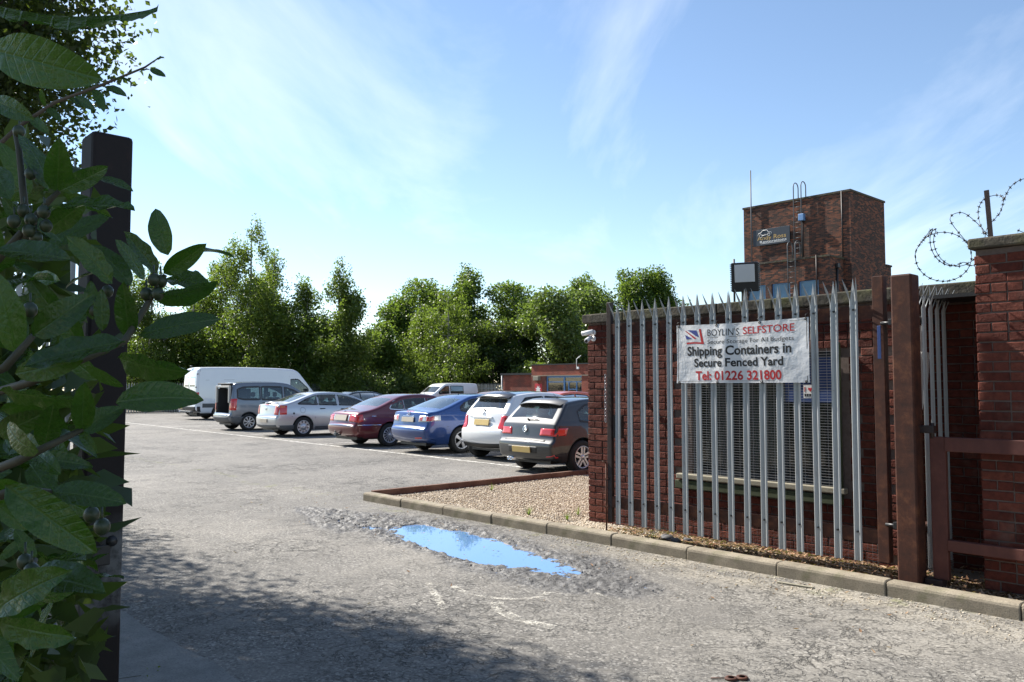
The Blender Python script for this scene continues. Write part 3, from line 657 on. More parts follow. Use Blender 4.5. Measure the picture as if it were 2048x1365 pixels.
# security cameras on the corner of the building
for i, (a, z, yaw, lab) in enumerate([(.02, 2.24, .5, 'upper white security camera on the corner of the brick building'), (-.05, 2.17, -.9, 'lower white bullet camera pointing left from the building corner')]):
    c = uvthing('security_camera', B0U + .1, B0V - .0, z, label=lab, cat='camera', group='cameras on the brick corner')
    m = MB(); m.lathe([(0, 0), (.032, 0), (.034, .006), (.034, .015), (0, .015)], 12, 'Y', (0, -.016, 0)); m.tube([(0, -.01, 0), (0, -.07, 0)], .012, 6); m.build('bracket', 'white_plastic', c)
    m = MB(); d = Vector((-math.sin(yaw + .8), -.35, -.15)).normalized(); s_ = Vector((0, -.08, 0)); m.tube([s_ - d * .05, s_ - d * .04, s_ + d * .09, s_ + d * .095], [.018, .028, .028, .024], 10); m.build('housing', 'white_plastic', c)
    m = MB(); m.tube([s_ + d * .094, s_ + d * .098], [.02, .02], 10); m.build('lens', 'black_plastic', c)

# tall boundary wall at the right, nearer than the building
PU, PV = -2.22, 6.95
pier = uvthing('boundary_wall', PU, PV, label='tall dark red brick wall at the right edge, topped with coiled barbed wire', cat='wall')
m = MB(); m.box((.008, .010, -.1), (3.2, .33, 2.66)); m.build('mortar_core', 'mortar', pier)
lay_bricks(pier, PU, PV, brick_courses(0, 3.2, .0, 2.655, 21), 0, limit=250)
for i in range(6):
    m = MB(); a = -.035 + i * .56; m.cbox((a, -.04, 2.665), (a + .552, .39, 2.755 + rnd.uniform(-.012, .012)), .015); m.build('coping_stone', 'coping', pier)

# ---------------------------------------------------------------- palisade gate leaves and fence panel
def pale_mesh(H=2.33):
    """W-section steel pale with a triple splayed point; local origin at its foot, front is -y."""
    m = MB(); xs = [-.034, -.024, -.008, .008, .024, .034]; ys = [-.002, -.014, -.004, -.004, -.014, -.002]
    th = .003
    def col(z, dx, dy): return [(x * dx, y + dy, z) for x, y in zip(xs, ys)]
    zs = [0, .8, 1.6, H - .19]
    for z in zs: m.v += col(z, 1, 0)
    for i in range(len(zs) - 1):
        for j in range(5): k = i * 6 + j; m.f.append((k, k + 1, k + 7, k + 6)); m.sm.append(False)
    b = (len(zs) - 1) * 6
    n = len(m.v)
    # centre point
    m.v += [(-.013, -.010, H - .10), (.013, -.010, H - .10), (0, -.008, H)]
    m.f += [(b + 1, b + 2, n), (b + 2, b + 3, n + 1, n), (b + 3, b + 4, n + 1), (n, n + 1, n + 2)]; m.sm += [False] * 4
    # side points bent outwards and forwards
    n = len(m.v)
    m.v += [(-.052, -.050, H - .085), (-.030, -.042, H - .10), (-.058, -.082, H - .005)]
    m.f += [(b, b + 1, n + 1, n), (n, n + 1, n + 2)]; m.sm += [False] * 2
    n = len(m.v)
    m.v += [(.052, -.050, H - .085), (.030, -.042, H - .10), (.058, -.082, H - .005)]
    m.f += [(b + 5, b + 4, n + 1, n), (n, n + 1, n + 2)]; m.sm += [False] * 2
    # give thickness
    me = bpy.data.meshes.new('pale'); me.from_pydata(m.v, [], m.f); bm = bmesh.new(); bm.from_mesh(me)
    bmesh.ops.recalc_face_normals(bm, faces=bm.faces[:]); bmesh.ops.solidify(bm, geom=bm.faces[:], thickness=.003); bm.to_mesh(me); bm.free()
    me.materials.append(M['galv']); return me
PALE = pale_mesh()
BOLT = MB().lathe([(0, -.012), (.008, -.012), (.009, -.006), (.009, 0)], 8, 'Y'); _b = bpy.data.meshes.new('bolt'); _b.from_pydata(BOLT.v, [], BOLT.f); _b.materials.append(M['black_steel']); BOLT = _b
LEAFL = 3.0
def gate_leaf(u_post, v, sign, label):
    """leaf frame hung at the post, running towards -u; local x = -u distance from the post edge."""
    g = uvthing('gate_leaf', u_post, v, label=label, cat='gate', group='palisade gate leaves')
    def X(a, b): return (min(-a, -b), max(-a, -b))
    def bar(name, a, b, y0, y1, z0, z1, mat='rust'):
        x0, x1 = X(a, b); m = MB(); m.cbox((x0, y0, z0), (x1, y1, z1), .004); return m.build(name, mat, g)
    bar('hinge_stile', .08, .17, .006, .086, .19, 2.51, 'rust'); bar('lock_stile', LEAFL - .03, LEAFL + .03, .006, .05, .17, 2.51, 'rust_dark')
    for z in (2.215, .385):
        x0, x1 = X(.17, LEAFL - .03); m = MB(); m.box((x0, .010, z - .05), (x1, .016, z + .06)); m.box((x0, .0165, z + .053), (x1, .062, z + .0605)); m.build('rail', 'rust', g)
    us = np.linspace(.33, LEAFL - .12, 16)
    for a in us:
        o = bpy.data.objects.new('pale', PALE); COL.objects.link(o); o.parent = g; o.location = (-a, .004 + rnd.uniform(-.001, .001), .175 + rnd.uniform(-.006, .006)); o.rotation_euler = (0, rnd.uniform(-.004, .004), rnd.uniform(-.02, .02))
        for z in (2.242, .41):
            b = bpy.data.objects.new('bolt', BOLT); COL.objects.link(b); b.parent = o; b.location = (0, -.003, z - .175)
    for z in (2.12, .50):
        m = MB(); m.tube([(-.1, .0, z), (.02, .0, z)], .014, 8); m.cbox((-.03, -.03, z - .02), (.0, .03, z + .03), .004); m.build('hinge', 'black_steel', g)
    m = MB(); m.cbox((-LEAFL + .03, .02, 1.06), (-LEAFL + .16, .06, 1.30), .004); m.build('lock_box', 'rust_dark', g)
    m = MB(); x = -LEAFL - .04; m.tube([(x, .0, .02), (x, .0, .80)], .009, 8); m.tube([(x, 0, .80), (x - .035, -.03, .81)], .008, 6); m.box((x - .015, -.012, .33), (x + .03, .02, .345)); m.box((x - .015, -.012, .62), (x + .03, .02, .635)); m.build('drop_bolt', 'rust', g)
    ch = MB()
    for k in range(15):
        z = 1.72 - k * .034; a = Vector((1, 0, 0)) if k % 2 else Vector((0, 1, 0))
        ch.tube([Vector((-LEAFL - .035, -.012, z)) + a * .011 * math.cos(q) + Vector((0, 0, .022 * math.sin(q))) for q in np.linspace(0, 2 * math.pi, 9)], .0032, 4, False)
    ch.build('chain', 'wire', g)
    wm = MB()
    for k in range(70): x = -.2 - k * .0405; wm.box((x, .0645, .10), (x + .0012, .0657, .40))
    for k in range(12): z = .1 + k * .0255; wm.box((-LEAFL, .0658, z), (-.18, .067, z + .0012))
    tag(wm.build('rabbit_mesh', 'wire', g), kind='stuff'); return g
leaf_r = gate_leaf(-2.77, 6.76, 1, 'palisade gate leaf of galvanised pales on rusty frame, standing open along the kerb')
leaf_l = copy_tree(leaf_r); leaf_l.location = P(-3.24, .93, 0); leaf_l['label'] = 'second palisade gate leaf, mostly hidden behind the laurel and the left post'
# fixed panel of five pales between the right post and the wall
fp = uvthing('palisade_fence', -2.70, 6.92, label='short fixed panel of five galvanised pales between the brown post and brick wall', cat='fence')
for k in range(5):
    o = bpy.data.objects.new('pale', PALE); COL.objects.link(o); o.parent = fp; o.location = (0, .12 + k * .146, .12); o.rotation_euler = (0, 0, R(90))
for z in (2.14, .42):
    m = MB(); m.box((-.02, .0, z), (-.013, .74, z + .055)); m.box((-.07, .0, z + .049), (-.02, .74, z + .055)); m.build('rail', 'rust' if z < 1 else 'rust_dark', fp)
m = MB()
for k in range(34): m.box((.018, .06 + k * .02, .03), (.0192, .0612 + k * .02, .42))
for k in range(19): m.box((.0195, .04, .035 + k * .02), (.0207, .74, .0362 + k * .02))
tag(m.build('rabbit_mesh', 'wire', fp), kind='stuff')
sh = uvthing('plastic_sheet', -2.76, 7.05, 0, label='torn white plastic sheet hanging behind the five fixed pales', cat='sheet')
m = MB(); m.grid(lambda a, b: (-.01 + .02 * math.sin(a * 9), a, b), np.linspace(.02, .42, 8), [2.12, 1.9]); m.add([(-.01, .02, 1.9), (.0, .42, 1.9), (0, .36, 1.62), (-.01, .22, 1.36), (-.01, .10, 1.62)], [(0, 1, 2, 3, 4)]); m.build('sheet', 'white_plastic', sh)
sh2 = uvthing('blue_strip', -2.74, 7.04, 0, label='narrow blue strip hanging upright beside the brown gate post', cat='strip')
m = MB(); m.cbox((-.004, -.02, .45), (.004, .03, 1.75), .001); m.build('strip', 'blue_paint', sh2)
sh3 = uvthing('blue_tag', -2.88, 6.74, 0, label='short blue plastic tag hanging from the upper gate hinge', cat='tag'); m = MB(); m.cbox((-.012, -.003, 1.83), (.016, .003, 2.10), .002); m.build('tag_sheet', 'blue_paint', sh3)
# posts
def post(u, v, w, h, label, mat):
    p = uvthing('gate_post', u, v, label=label, cat='post', group='square steel gate posts')
    m = MB(); m.cbox((-w / 2, -w / 2, -.1), (w / 2, w / 2, h), .014); m.build('shaft', mat, p)
    return p
pr = post(-2.685, 6.79, .165, 2.50, 'rusty brown square steel gate post between the gate leaf and red barrier', 'rust')
pl = post(-3.18, .935, .140, 2.51, 'dark square steel gate post half hidden by laurel leaves at the left', 'post_paint')
m = MB(); m.cbox((.070, -.035, .98), (.077, .025, 1.05), .003); m.lathe([(0, .083), (.016, .083), (.02, .070)], 10, 'X', (0, .03, 1.06)); m.build('latch_plate', 'black_steel', pl)
# red oxide swing barrier hung on the right post
br = uvthing('swing_barrier', -2.56, 6.83, label='low red-oxide steel swing barrier hung on the right gate post', cat='barrier')
m = MB(); m.cbox((.02, -.012, .12), (.135, .035, 1.215), .004); m.build('hanging_stile', 'red_oxide', br)
for z0, z1, nm in ((1.105, 1.215, 'rail'), (.345, .43, 'rail')):
    m = MB(); m.cbox((.136, -.03, z0), (3.0, .03, z1), .006); m.build(nm, 'red_oxide', br)
m = MB(); m.cbox((-.06, -.03, 1.24), (.06, .03, 1.30), .006); m.tube([(0.04, 0, 1.2), (.04, 0, 1.32)], .016, 8); m.build('hinge_lug', 'rust_dark', br)
m = MB(); m.cbox((-.03, -.05, .02), (.10, .05, .12), .006); m.build('foot_block', 'rust_dark', br)

# ---------------------------------------------------------------- banner on the gate
bn = uvthing('banner', -4.86, 6.738, 1.64, label='white vinyl banner with storage advert and phone number tied to the gate', cat='banner')
BW, BH = 1.385, .568
def bwave(x, z):
    a, b = x / BW, z / BH
    y = -.004 - .016 * math.exp(-((a - .40) / .05) ** 2) * (1 if b > .3 else b / .3) + .008 * math.sin(a * 13 + b * 2) + .009 * math.sin(b * 4 + a * 3) * (1 - b)
    return y - .012
def bpos(x, z, o=0.0):
    sag = -.012 * math.sin(math.pi * x / BW) * (z / BH)
    return (x, bwave(x, z) - o, z + sag)
m = MB(); m.grid(lambda a, b: bpos(a, b), np.linspace(0, BW, 70), np.linspace(0, BH, 26)); sheet = m.build('sheet', 'vinyl', bn)
bx = lambda f: f * BW
bz = lambda f: (1 - f) * BH
def btext(name, body, x0, x1, ytop, ybot, mat, bold=0.0):
    return words(body, bx(x0), bx(x1), bz(ybot), bz(ytop), lambda x, z: bpos(x, z, .0016), bold, name, mat, bn)
btext('lettering', "BOYLIN'S", .265, .505, .085, .20, 'ink_black'); btext('lettering', 'SELFSTORE', .535, .905, .075, .19, 'ink_red', .012)
btext('lettering', 'Secure Storage For All Budgets', .265, .90, .265, .335, 'ink_black'); btext('lettering', 'Shipping Containers in', .09, .885, .375, .525, 'ink_black', .028)
btext('lettering', 'Secure Fenced Yard', .145, .83, .585, .72, 'ink_black', .028); btext('lettering', 'Tel: 01226 321800', .155, .815, .80, .945, 'ink_red', .028)
def bpoly(name, polys, mat, o=.0015):
    m = MB()
    for pl_ in polys: m.add([bpos(bx(a), bz(b), o) for a, b in pl_], [tuple(range(len(pl_)))])
    return m.build(name, mat, bn)
bpoly('rule', [[(.262, .228), (.905, .218), (.905, .224), (.262, .234)]], 'ink_black')
bpoly('flag_blue', [[(.095, .085), (.175, .095), (.195, .215), (.165, .185), (.12, .115)], [(.075, .165), (.135, .235), (.085, .245)]], 'ink_blue')
bpoly('flag_red', [[(.07, .09), (.085, .10), (.175, .235), (.155, .24)], [(.195, .075), (.212, .07), (.235, .33), (.215, .325)], [(.085, .30), (.15, .295), (.235, .305), (.235, .335), (.15, .32), (.088, .33)]], 'ink_red')
bpoly('border', [[(.012, .035), (.988, .035), (.988, .041), (.012, .041)], [(.012, .965), (.988, .965), (.988, .971), (.012, .971)], [(.012, .041), (.016, .041), (.016, .965), (.012, .965)], [(.984, .041), (.988, .041), (.988, .965), (.984, .965)]], 'ink_black')
for fx, fy in ((.02, .02), (.335, .02), (.665, .02), (.98, .02), (.02, .98), (.335, .98), (.665, .98), (.98, .98)):
    m = MB(); c = bpos(bx(fx), bz(fy), .002); m.lathe([(.006, -.003), (.012, -.004), (.013, .0)], 10, 'Y', c); m.tube([c, (c[0] + rnd.uniform(-.02, .02), c[1] - .004, c[2] + (.035 if fy < .5 else -.012)), (c[0] + .012, c[1] + .02, c[2] + (.05 if fy < .5 else -.02))], .003, 5); m.build('tie', 'black_plastic', bn)

# ---------------------------------------------------------------- floodlight, barbed wire
fl = uvthing('floodlight', -4.55, 7.50, 2.44, label='square black LED floodlight on a short pole above the brick building', cat='floodlight')
m = MB(); m.cbox((-.135, -.03, .14), (.135, .03, .44), .01)
for k in range(14): m.box((-.12 + k * .018, .03, .17), (-.115 + k * .018, .075, .41))
for k in range(15): m.box((-.147, -.02, .15 + k * .019), (-.135, .02, .16 + k * .019)); m.box((.135, -.02, .15 + k * .019), (.147, .02, .16 + k * .019))
ho = m.build('housing', 'black_steel', fl); ho.rotation_euler = (.15, 0, .42)
m = MB(); m.cbox((-.10, -.036, .24), (.10, -.031, .42), .002); o = m.build('lamp_face', 'lamp_face', fl); o.rotation_euler = (.15, 0, .42)
m = MB(); m.tube([(-.16, .04, .0), (-.16, .04, .50)], .011, 8); m.box((-.17, .0, .25), (-.13, .06, .27)); m.tube([(-.05, .02, 0), (-.05, .02, .2)], .014, 8); m.tube([(.0, .03, 0), (.02, .05, .16)], .006, 6); m.build('pole', 'trim_grey', fl)
wp = uvthing('wire_post', -2.13, 7.06, 2.72, label='short rusty angle-iron post holding the barbed wire on the wall', cat='post')
m = MB(); m.box((-.018, -.003, 0), (.018, .003, .42)); m.box((-.018, .003, 0), (-.012, .03, .42)); o = m.build('angle_iron', 'rust_dark', wp); o.rotation_euler = (0, R(-3), 0)
def wire_path(pts, d0=6.5):
    P3 = [unproj(a, b, d0 + c) for a, b, c in pts]; out = []
    for i in range(len(P3) - 1):
        a, b, c, d = P3[max(i - 1, 0)], P3[i], P3[i + 1], P3[min(i + 2, len(P3) - 1)]
        for t in np.linspace(0, 1, 7)[:-1]:
            out.append(.5 * ((2 * b) + (c - a) * t + (2 * a - 5 * b + 4 * c - d) * t * t + (3 * b - a - 3 * c + d) * t ** 3))
    return out + [P3[-1]]
def circ(cx, cy, rx, ry, a0, a1, n, d0, d1): return [(cx + rx * math.cos(R(a)), cy + ry * math.sin(R(a)), d0 + (d1 - d0) * i / (n - 1)) for i, a in enumerate(np.linspace(a0, a1, n))]
coil = [(1965, 478, .15)] + circ(1915, 478, 48, 55, 40, 200, 8, .15, .3) + circ(1887, 514, 56, 49, 210, 560, 16, .3, -.2) + circ(1905, 480, 45, 52, 205, 60, 8, -.1, .1) + [(1950, 530, .05), (1972, 490, 0)]
coil2 = [(1938, 490, .1), (1900, 440, .2), (1925, 426, .2), (1960, 452, .1), (1985, 478, 0), (2048, 478, -.2)]
coil3 = [(1968, 470, .0), (1956, 430, .15), (1965, 402, .25), (1990, 391, .3), (2006, 397, .2), (2000, 425, .1), (1975, 455, .0), (1970, 475, .0)]
coil4 = [(2010, 395, .1)] + circ(2062, 412, 55, 56, 195, 480, 12, .0, .3)
bw = empty('barbed_wire', P(-2.1, 7.0, 2.72), 0, 'loose coils of barbed wire on top of the boundary wall', 'barbed wire')
inv = Matrix.Translation(-P(-2.1, 7.0, 2.72))
for cl in (coil, coil2, coil3, coil4):
    pts = [inv @ p for p in wire_path(cl)]; m = MB(); m.tube(pts, .0028, 5); m.build('strand', 'black_steel', bw)
    m = MB(); acc = 0
    for a, b in zip(pts, pts[1:]):
        acc += (b - a).length
        if acc > .055:
            acc = 0; d = (b - a).normalized(); q = Vector((rnd.uniform(-1, 1), rnd.uniform(-1, 1), rnd.uniform(-1, 1))).normalized()
            m.tube([a - d * .008, a + d * .008], .006, 5); m.tube([a - q * .016, a + q * .016], .0025, 4); q2 = q.cross(d).normalized(); m.tube([a - q2 * .016, a + q2 * .016], .0025, 4)
    tag(m.build('barbs', 'black_steel', bw), kind='stuff')
# ---------------------------------------------------------------- vehicles
def lerp_tab(tab, x):
    if x <= tab[0][0]: return tab[0][1]
    for (a, b), (c, d) in zip(tab, tab[1:]):
        if x <= c:
            t = (x - a) / (c - a); return b + (d - b) * t
    return tab[-1][1]
def smooth_tab(tab, n=3):
    for _ in range(n):
        o = [tab[0]]
        for (a, b), (c, d) in zip(tab, tab[1:]): o += [(a * .75 + c * .25, b * .75 + d * .25), (a * .25 + c * .75, b * .25 + d * .75)]
        tab = o + [tab[-1]]
    return tab
class Car:
    """Body = a ribbon swept over the centre-line profile plus two side skins; x forward from the rear axle, y left, z up."""
    def __init__(s, prof, sec, plan, wb, wr, r=.07, crown=.035, endcrown=.07, half=.88, archx=.045):
        pts = [(x, z, float(i)) for i, (x, z) in enumerate(prof)]
        for _ in range(3):
            o = [pts[0]]
            for a, b in zip(pts, pts[1:]):
                o += [tuple(a[k] * .75 + b[k] * .25 for k in range(3)), tuple(a[k] * .25 + b[k] * .75 for k in range(3))]
            pts = o + [pts[-1]]
        s.pts = pts; s.wb, s.wr = wb, wr; s.r, s.half = r, half
        s.sec = smooth_tab(sec, 2); s.plan = smooth_tab(plan, 3); s.archr = wr + archx
        n = len(pts); s.nrm = []
        for i in range(n):
            a, b = pts[max(i - 1, 0)], pts[min(i + 1, n - 1)]
            tx, tz = b[0] - a[0], b[1] - a[1]; l = math.hypot(tx, tz); tx, tz = tx / l, tz / l
            s.nrm.append((tz, -tx))                 # points inwards (profile runs rear-bottom, up, forward, down)
        xm = (pts[0][0] + pts[-1][0]) / 2
        s.cr = [crown + (endcrown - crown) * abs(nn[0]) ** 1.5 for nn in s.nrm]
        s.e = [(p[0] + nn[0] * (c + r), p[1] + nn[1] * (c + r)) for p, nn, c in zip(pts, s.nrm, s.cr)]
        s.imin = min(range(n), key=lambda i: s.e[i][0]); s.imax = max(range(n), key=lambda i: s.e[i][0])
        def mono(l):
            o = [l[0]]
            for p in l[1:]:
                if p[0] > o[-1][0] + 1e-4: o.append(p)
            return o
        s.up = mono(s.e[s.imin:s.imax + 1]); s.lo = mono(s.e[:s.imin + 1][::-1] ); s.lof = mono([(-x, z) for x, z in s.e[s.imax:]])
        s.zb = prof[0][1]
    def W(s, x, z): return s.half * lerp_tab(s.sec, z) * lerp_tab(s.plan, x)
    def ztop(s, x): return lerp_tab(s.up, x)
    def zbot(s, x):
        z = s.zb
        if x < s.lo[-1][0]: z = max(z, lerp_tab(s.lo, x))
        if -x < s.lof[-1][0]: z = max(z, lerp_tab(s.lof, -x))
        for xw in (0, s.wb):
            d = abs(x - xw)
            if d < s.archr: z = max(z, s.wr + math.sqrt(s.archr ** 2 - d * d) * 1.0)
        return z
    def ribbon_pt(s, i, q, off=0.0):
        p, nn = s.pts[i], s.nrm[i]; w = s.W(*s.e[i]); q0 = 1 - s.r / w; a = abs(q)
        d = s.cr[i] * min(a, 1) ** 2
        if a > q0: t = min(1, (a - q0) / (1 - q0)); d += s.r * (1 - math.sqrt(max(0, 1 - t * t)))
        return (p[0] + nn[0] * (d - off), q * w, p[1] + nn[1] * (d - off))
    QS = [0, .2, .4, .55, .68, .78, .86, .90, .93, .955, .975, .99, 1.0]
    def body(s, name, mat, parent, cut_t=(), side_cut=()):
        n = len(s.pts); qs = [-q for q in s.QS[::-1]] + s.QS[1:]; m = MB()
        V = [s.ribbon_pt(i, q) for i in range(n) for q in qs]; k = len(qs); F = []
        s.cut = {}
        for i in range(n - 1):
            t = (s.pts[i][2] + s.pts[i + 1][2]) / 2
            for j in range(k - 1):
                q = abs(qs[j] + qs[j + 1]) / 2; hit = None
                for c in cut_t:
                    if c[0] < t < c[1] and q < c[2]: hit = c
                f = (i * k + j, (i + 1) * k + j, (i + 1) * k + j + 1, i * k + j + 1)
                if hit: s.cut.setdefault(hit, []).append(f)
                else: F.append(f)
        m.add(V, F, True); s.RV = V
        # sides
        x0, x1 = s.e[s.imin][0] + .002, s.e[s.imax][0] - .002
        xs = set(np.linspace(x0, x1, 130).tolist())
        for xw in (0, s.wb): xs |= {xw + s.archr * math.cos(a) for a in np.linspace(0, math.pi, 25)} | {xw - s.archr - .001, xw + s.archr + .001}
        xs = sorted(x for x in xs if x0 <= x <= x1); ts = np.linspace(0, 1, 26)
        for sg in (1, -1):
            V = []; F = []
            for x in xs:
                zt, zb = s.ztop(x), s.zbot(x); zb = min(zb, zt - .001)
                V.append((x, sg * (s.W(x, zb) - .09), zb + .005))
                for t in ts: z = zb + (zt - zb) * t; V.append((x, sg * s.W(x, z), z))
            kk = len(ts) + 1
            for i in range(len(xs) - 1):
                for j in range(kk - 1):
                    f = (i * kk + j, (i + 1) * kk + j, (i + 1) * kk + j + 1, i * kk + j + 1)
                    if j > 0:
                        cx = sum(V[a][0] for a in f) / 4; cz = sum(V[a][2] for a in f) / 4
                        if any(lerp_tab(lo, cx) < cz < lerp_tab(hi, cx) and lo[0][0] < cx < lo[-1][0] for hi, lo in side_cut): continue
                    F.append(f)
            m.add(V, F, True)
        return m.build(name, mat, parent, fix=False)
    def cut_patch(s, name, c, mat, parent, off=0.0):
        m = MB(); fs = s.cut[c]; used = sorted({i for f in fs for i in f}); mp_ = {a: b for b, a in enumerate(used)}
        m.add([s.RV[i] for i in used], [tuple(mp_[i] for i in f) for f in fs], True); return m.build(name, mat, parent, fix=False)
    def side_pane(s, name, hi, lo, sg, mat, parent, off=.003, n=18):
        m = MB(); a, b = lo[0][0], lo[-1][0]
        m.grid(lambda x, t: (x, sg * (s.W(x, lerp_tab(lo, x) + (lerp_tab(hi, x) - lerp_tab(lo, x)) * t) + off), lerp_tab(lo, x) + (lerp_tab(hi, x) - lerp_tab(lo, x)) * t), np.linspace(a, b, n), np.linspace(0, 1, 8))
        return m.build(name, mat, parent, fix=False)
    def side_line(s, m, pts, w, sg, off=.006):
        V = []
        P2 = [Vector(p) for p in pts]
        for i, p in enumerate(P2):
            t = (P2[min(i + 1, len(P2) - 1)] - P2[max(i - 1, 0)]); t = t.normalized() if t.length > 0 else Vector((1, 0)); nn = Vector((-t.y, t.x)) * w / 2
            for q in (p - nn, p + nn): V.append((q.x, sg * (s.W(q.x, q.y) + off), q.y))
        m.add(V, [(2 * i, 2 * i + 2, 2 * i + 3, 2 * i + 1) for i in range(len(P2) - 1)])
    def frame(s, name, hi, lo, sg, mat, parent, w=.035, off=.005):
        m = MB(); a, b = lo[0][0], lo[-1][0]; xs = np.linspace(a, b, 16)
        out = [(x, lerp_tab(lo, x)) for x in xs] + [(x, lerp_tab(hi, x)) for x in xs[::-1]]
        s.side_line(m, out + [out[0]], w, sg, off); return m.build(name, mat, parent, fix=False)
    def rear_idx(s, z, front=False):
        rng = range(s.imax, len(s.pts)) if front else range(0, s.imin + 60)
        if front:
            lst = [(s.pts[i][1], i) for i in range(len(s.pts) // 2, len(s.pts))]; lst.sort(); 
        else: lst = [(s.pts[i][1], i) for i in range(0, len(s.pts) // 2)]; lst.sort()
        return lst
    def end_pt(s, a, z, off=.006, front=False):
        """point on the rear (or front) face at lateral arc position a and height z; past the corner it runs on along the side."""
        key = '_lf' if front else '_lr'
        if not hasattr(s, key): setattr(s, key, s.rear_idx(z, front))
        lst = getattr(s, key); sg = 1 if a >= 0 else -1; a = abs(a)
        import bisect
        k = bisect.bisect(lst, (z, -1)); k = max(1, min(k, len(lst) - 1)); (za, ia), (zb_, ib) = lst[k - 1], lst[k]
        f = 0 if zb_ == za else (z - za) / (zb_ - za); f = max(0, min(1, f))
        w = s.W(*s.e[ia]) * (1 - f) + s.W(*s.e[ib]) * f
        if a <= w:
            A = s.ribbon_pt(ia, a / w * sg, off); B = s.ribbon_pt(ib, a / w * sg, off); return tuple(A[j] * (1 - f) + B[j] * f for j in range(3))
        ex = s.e[ia][0] * (1 - f) + s.e[ib][0] * f; x = ex + (a - w) * (-1 if front else 1)
        return (x, sg * (s.W(x, z) + off), z)
    def end_patch(s, name, quad, mat, parent, off=.008, n=10, front=False, m=None):
        """quad: four (a, z) corners: bottom-inner, bottom-outer, top-outer, top-inner"""
        mm = m or MB(); q = [Vector(p) for p in quad]
        def fn(u, v):
            p = (q[0] * (1 - u) + q[1] * u) * (1 - v) + (q[3] * (1 - u) + q[2] * u) * v
            edge = min(u, 1 - u, v, 1 - v) < 1e-6
            return s.end_pt(p.x, p.y, -.01 if edge else off, front)
        us = [0, .02] + list(np.linspace(.02, .98, n))[1:-1] + [.98, 1]; vs_ = [0, .03] + list(np.linspace(.03, .97, 6))[1:-1] + [.97, 1]
        mm.grid(fn, us, vs_)
        return mm.build(name, mat, parent, fix=False) if m is None else mm
WHEELS = {}
def wheel_meshes(r, w, style):
    key = (r, w, style)
    if key in WHEELS: return WHEELS[key]
    rr = r * (.66 if style != 'steel' else .62)
    t = MB(); t.lathe([(rr, -w / 2 + .01), (rr + .01, -w / 2), (r - .03, -w / 2 - .004), (r - .008, -w / 2 + .014), (r, -w / 2 + .035), (r, w / 2 - .035), (r - .008, w / 2 - .014), (r - .03, w / 2), (rr, w / 2)], 36, 'Y')
    t.lathe([(0, w / 2 - .06), (rr, w / 2 - .06)], 24, 'Y'); t.lathe([(rr, -w / 2 + .01), (rr - .01, -w / 2 + .09), (0, -w / 2 + .09)], 24, 'Y')
    tm = bpy.data.meshes.new('tyre'); tm.from_pydata(t.v, [], t.f); tm.polygons.foreach_set('use_smooth', t.sm); tm.materials.append(M['tyre'])
    a = MB(); y = -w / 2 + .012
    a.lathe([(rr + .004, y - .008), (rr - .004, y - .012), (rr - .018, y - .004), (rr - .022, y + .06)], 36, 'Y')
    n, sw = {'five': (5, .085), 'ten': (10, .036), 'multi': (14, .026), 'eight': (8, .05), 'cover': (9, .075), 'steel': (5, .09), 'vw': (5, .10)}[style]
    for k in range(n):
        an = 2 * math.pi * k / n + .3; c, s_ = math.cos(an), math.sin(an)
        def q(rad, lat, yy): return (rad * c - lat * s_, yy, rad * s_ + lat * c)
        wi = sw * (.55 if style not in ('cover', 'vw') else .9); wo = sw * (1 if style != 'vw' else 1.15)
        segs = [(-.5, .5)] if style != 'vw' else [(-.5, -.12), (.12, .5)]
        for l0, l1 in segs:
            a.add([q(.03, l0 * wi, y), q(.03, l1 * wi, y), q(rr - .012, l1 * wo, y - .002), q(rr - .012, l0 * wo, y - .002), q(.03, l0 * wi, y + .03), q(.03, l1 * wi, y + .03), q(rr - .012, l1 * wo, y + .03), q(rr - .012, l0 * wo, y + .03)], [(0, 1, 2, 3), (0, 4, 5, 1), (1, 5, 6, 2), (2, 6, 7, 3), (3, 7, 4, 0)])
    a.lathe([(0, y - .012), (.028, y - .012), (.05 if style != 'cover' else .11, y - .004), (.055 if style != 'cover' else .12, y + .03)], 20, 'Y')
    am = bpy.data.meshes.new('rim'); am.from_pydata(a.v, [], a.f); am.polygons.foreach_set('use_smooth', a.sm)
    bm = bmesh.new(); bm.from_mesh(am); bmesh.ops.recalc_face_normals(bm, faces=bm.faces[:]); bm.to_mesh(am); bm.free(); am.materials.append(M['alloy'])
    WHEELS[key] = (tm, am); return WHEELS[key]
def add_wheels(root, car, style, track, w=.21):
    tm, am = wheel_meshes(car.wr, w, style)
    for x in (0, car.wb):
        for sg in (-1, 1):
            o = bpy.data.objects.new('wheel', tm); COL.objects.link(o); o.parent = root; o.location = (x, sg * track / 2, car.wr); o.rotation_euler = (0, rnd.uniform(0, 6), 0 if sg < 0 else math.pi)
            q = bpy.data.objects.new('rim', am); COL.objects.link(q); q.parent = o
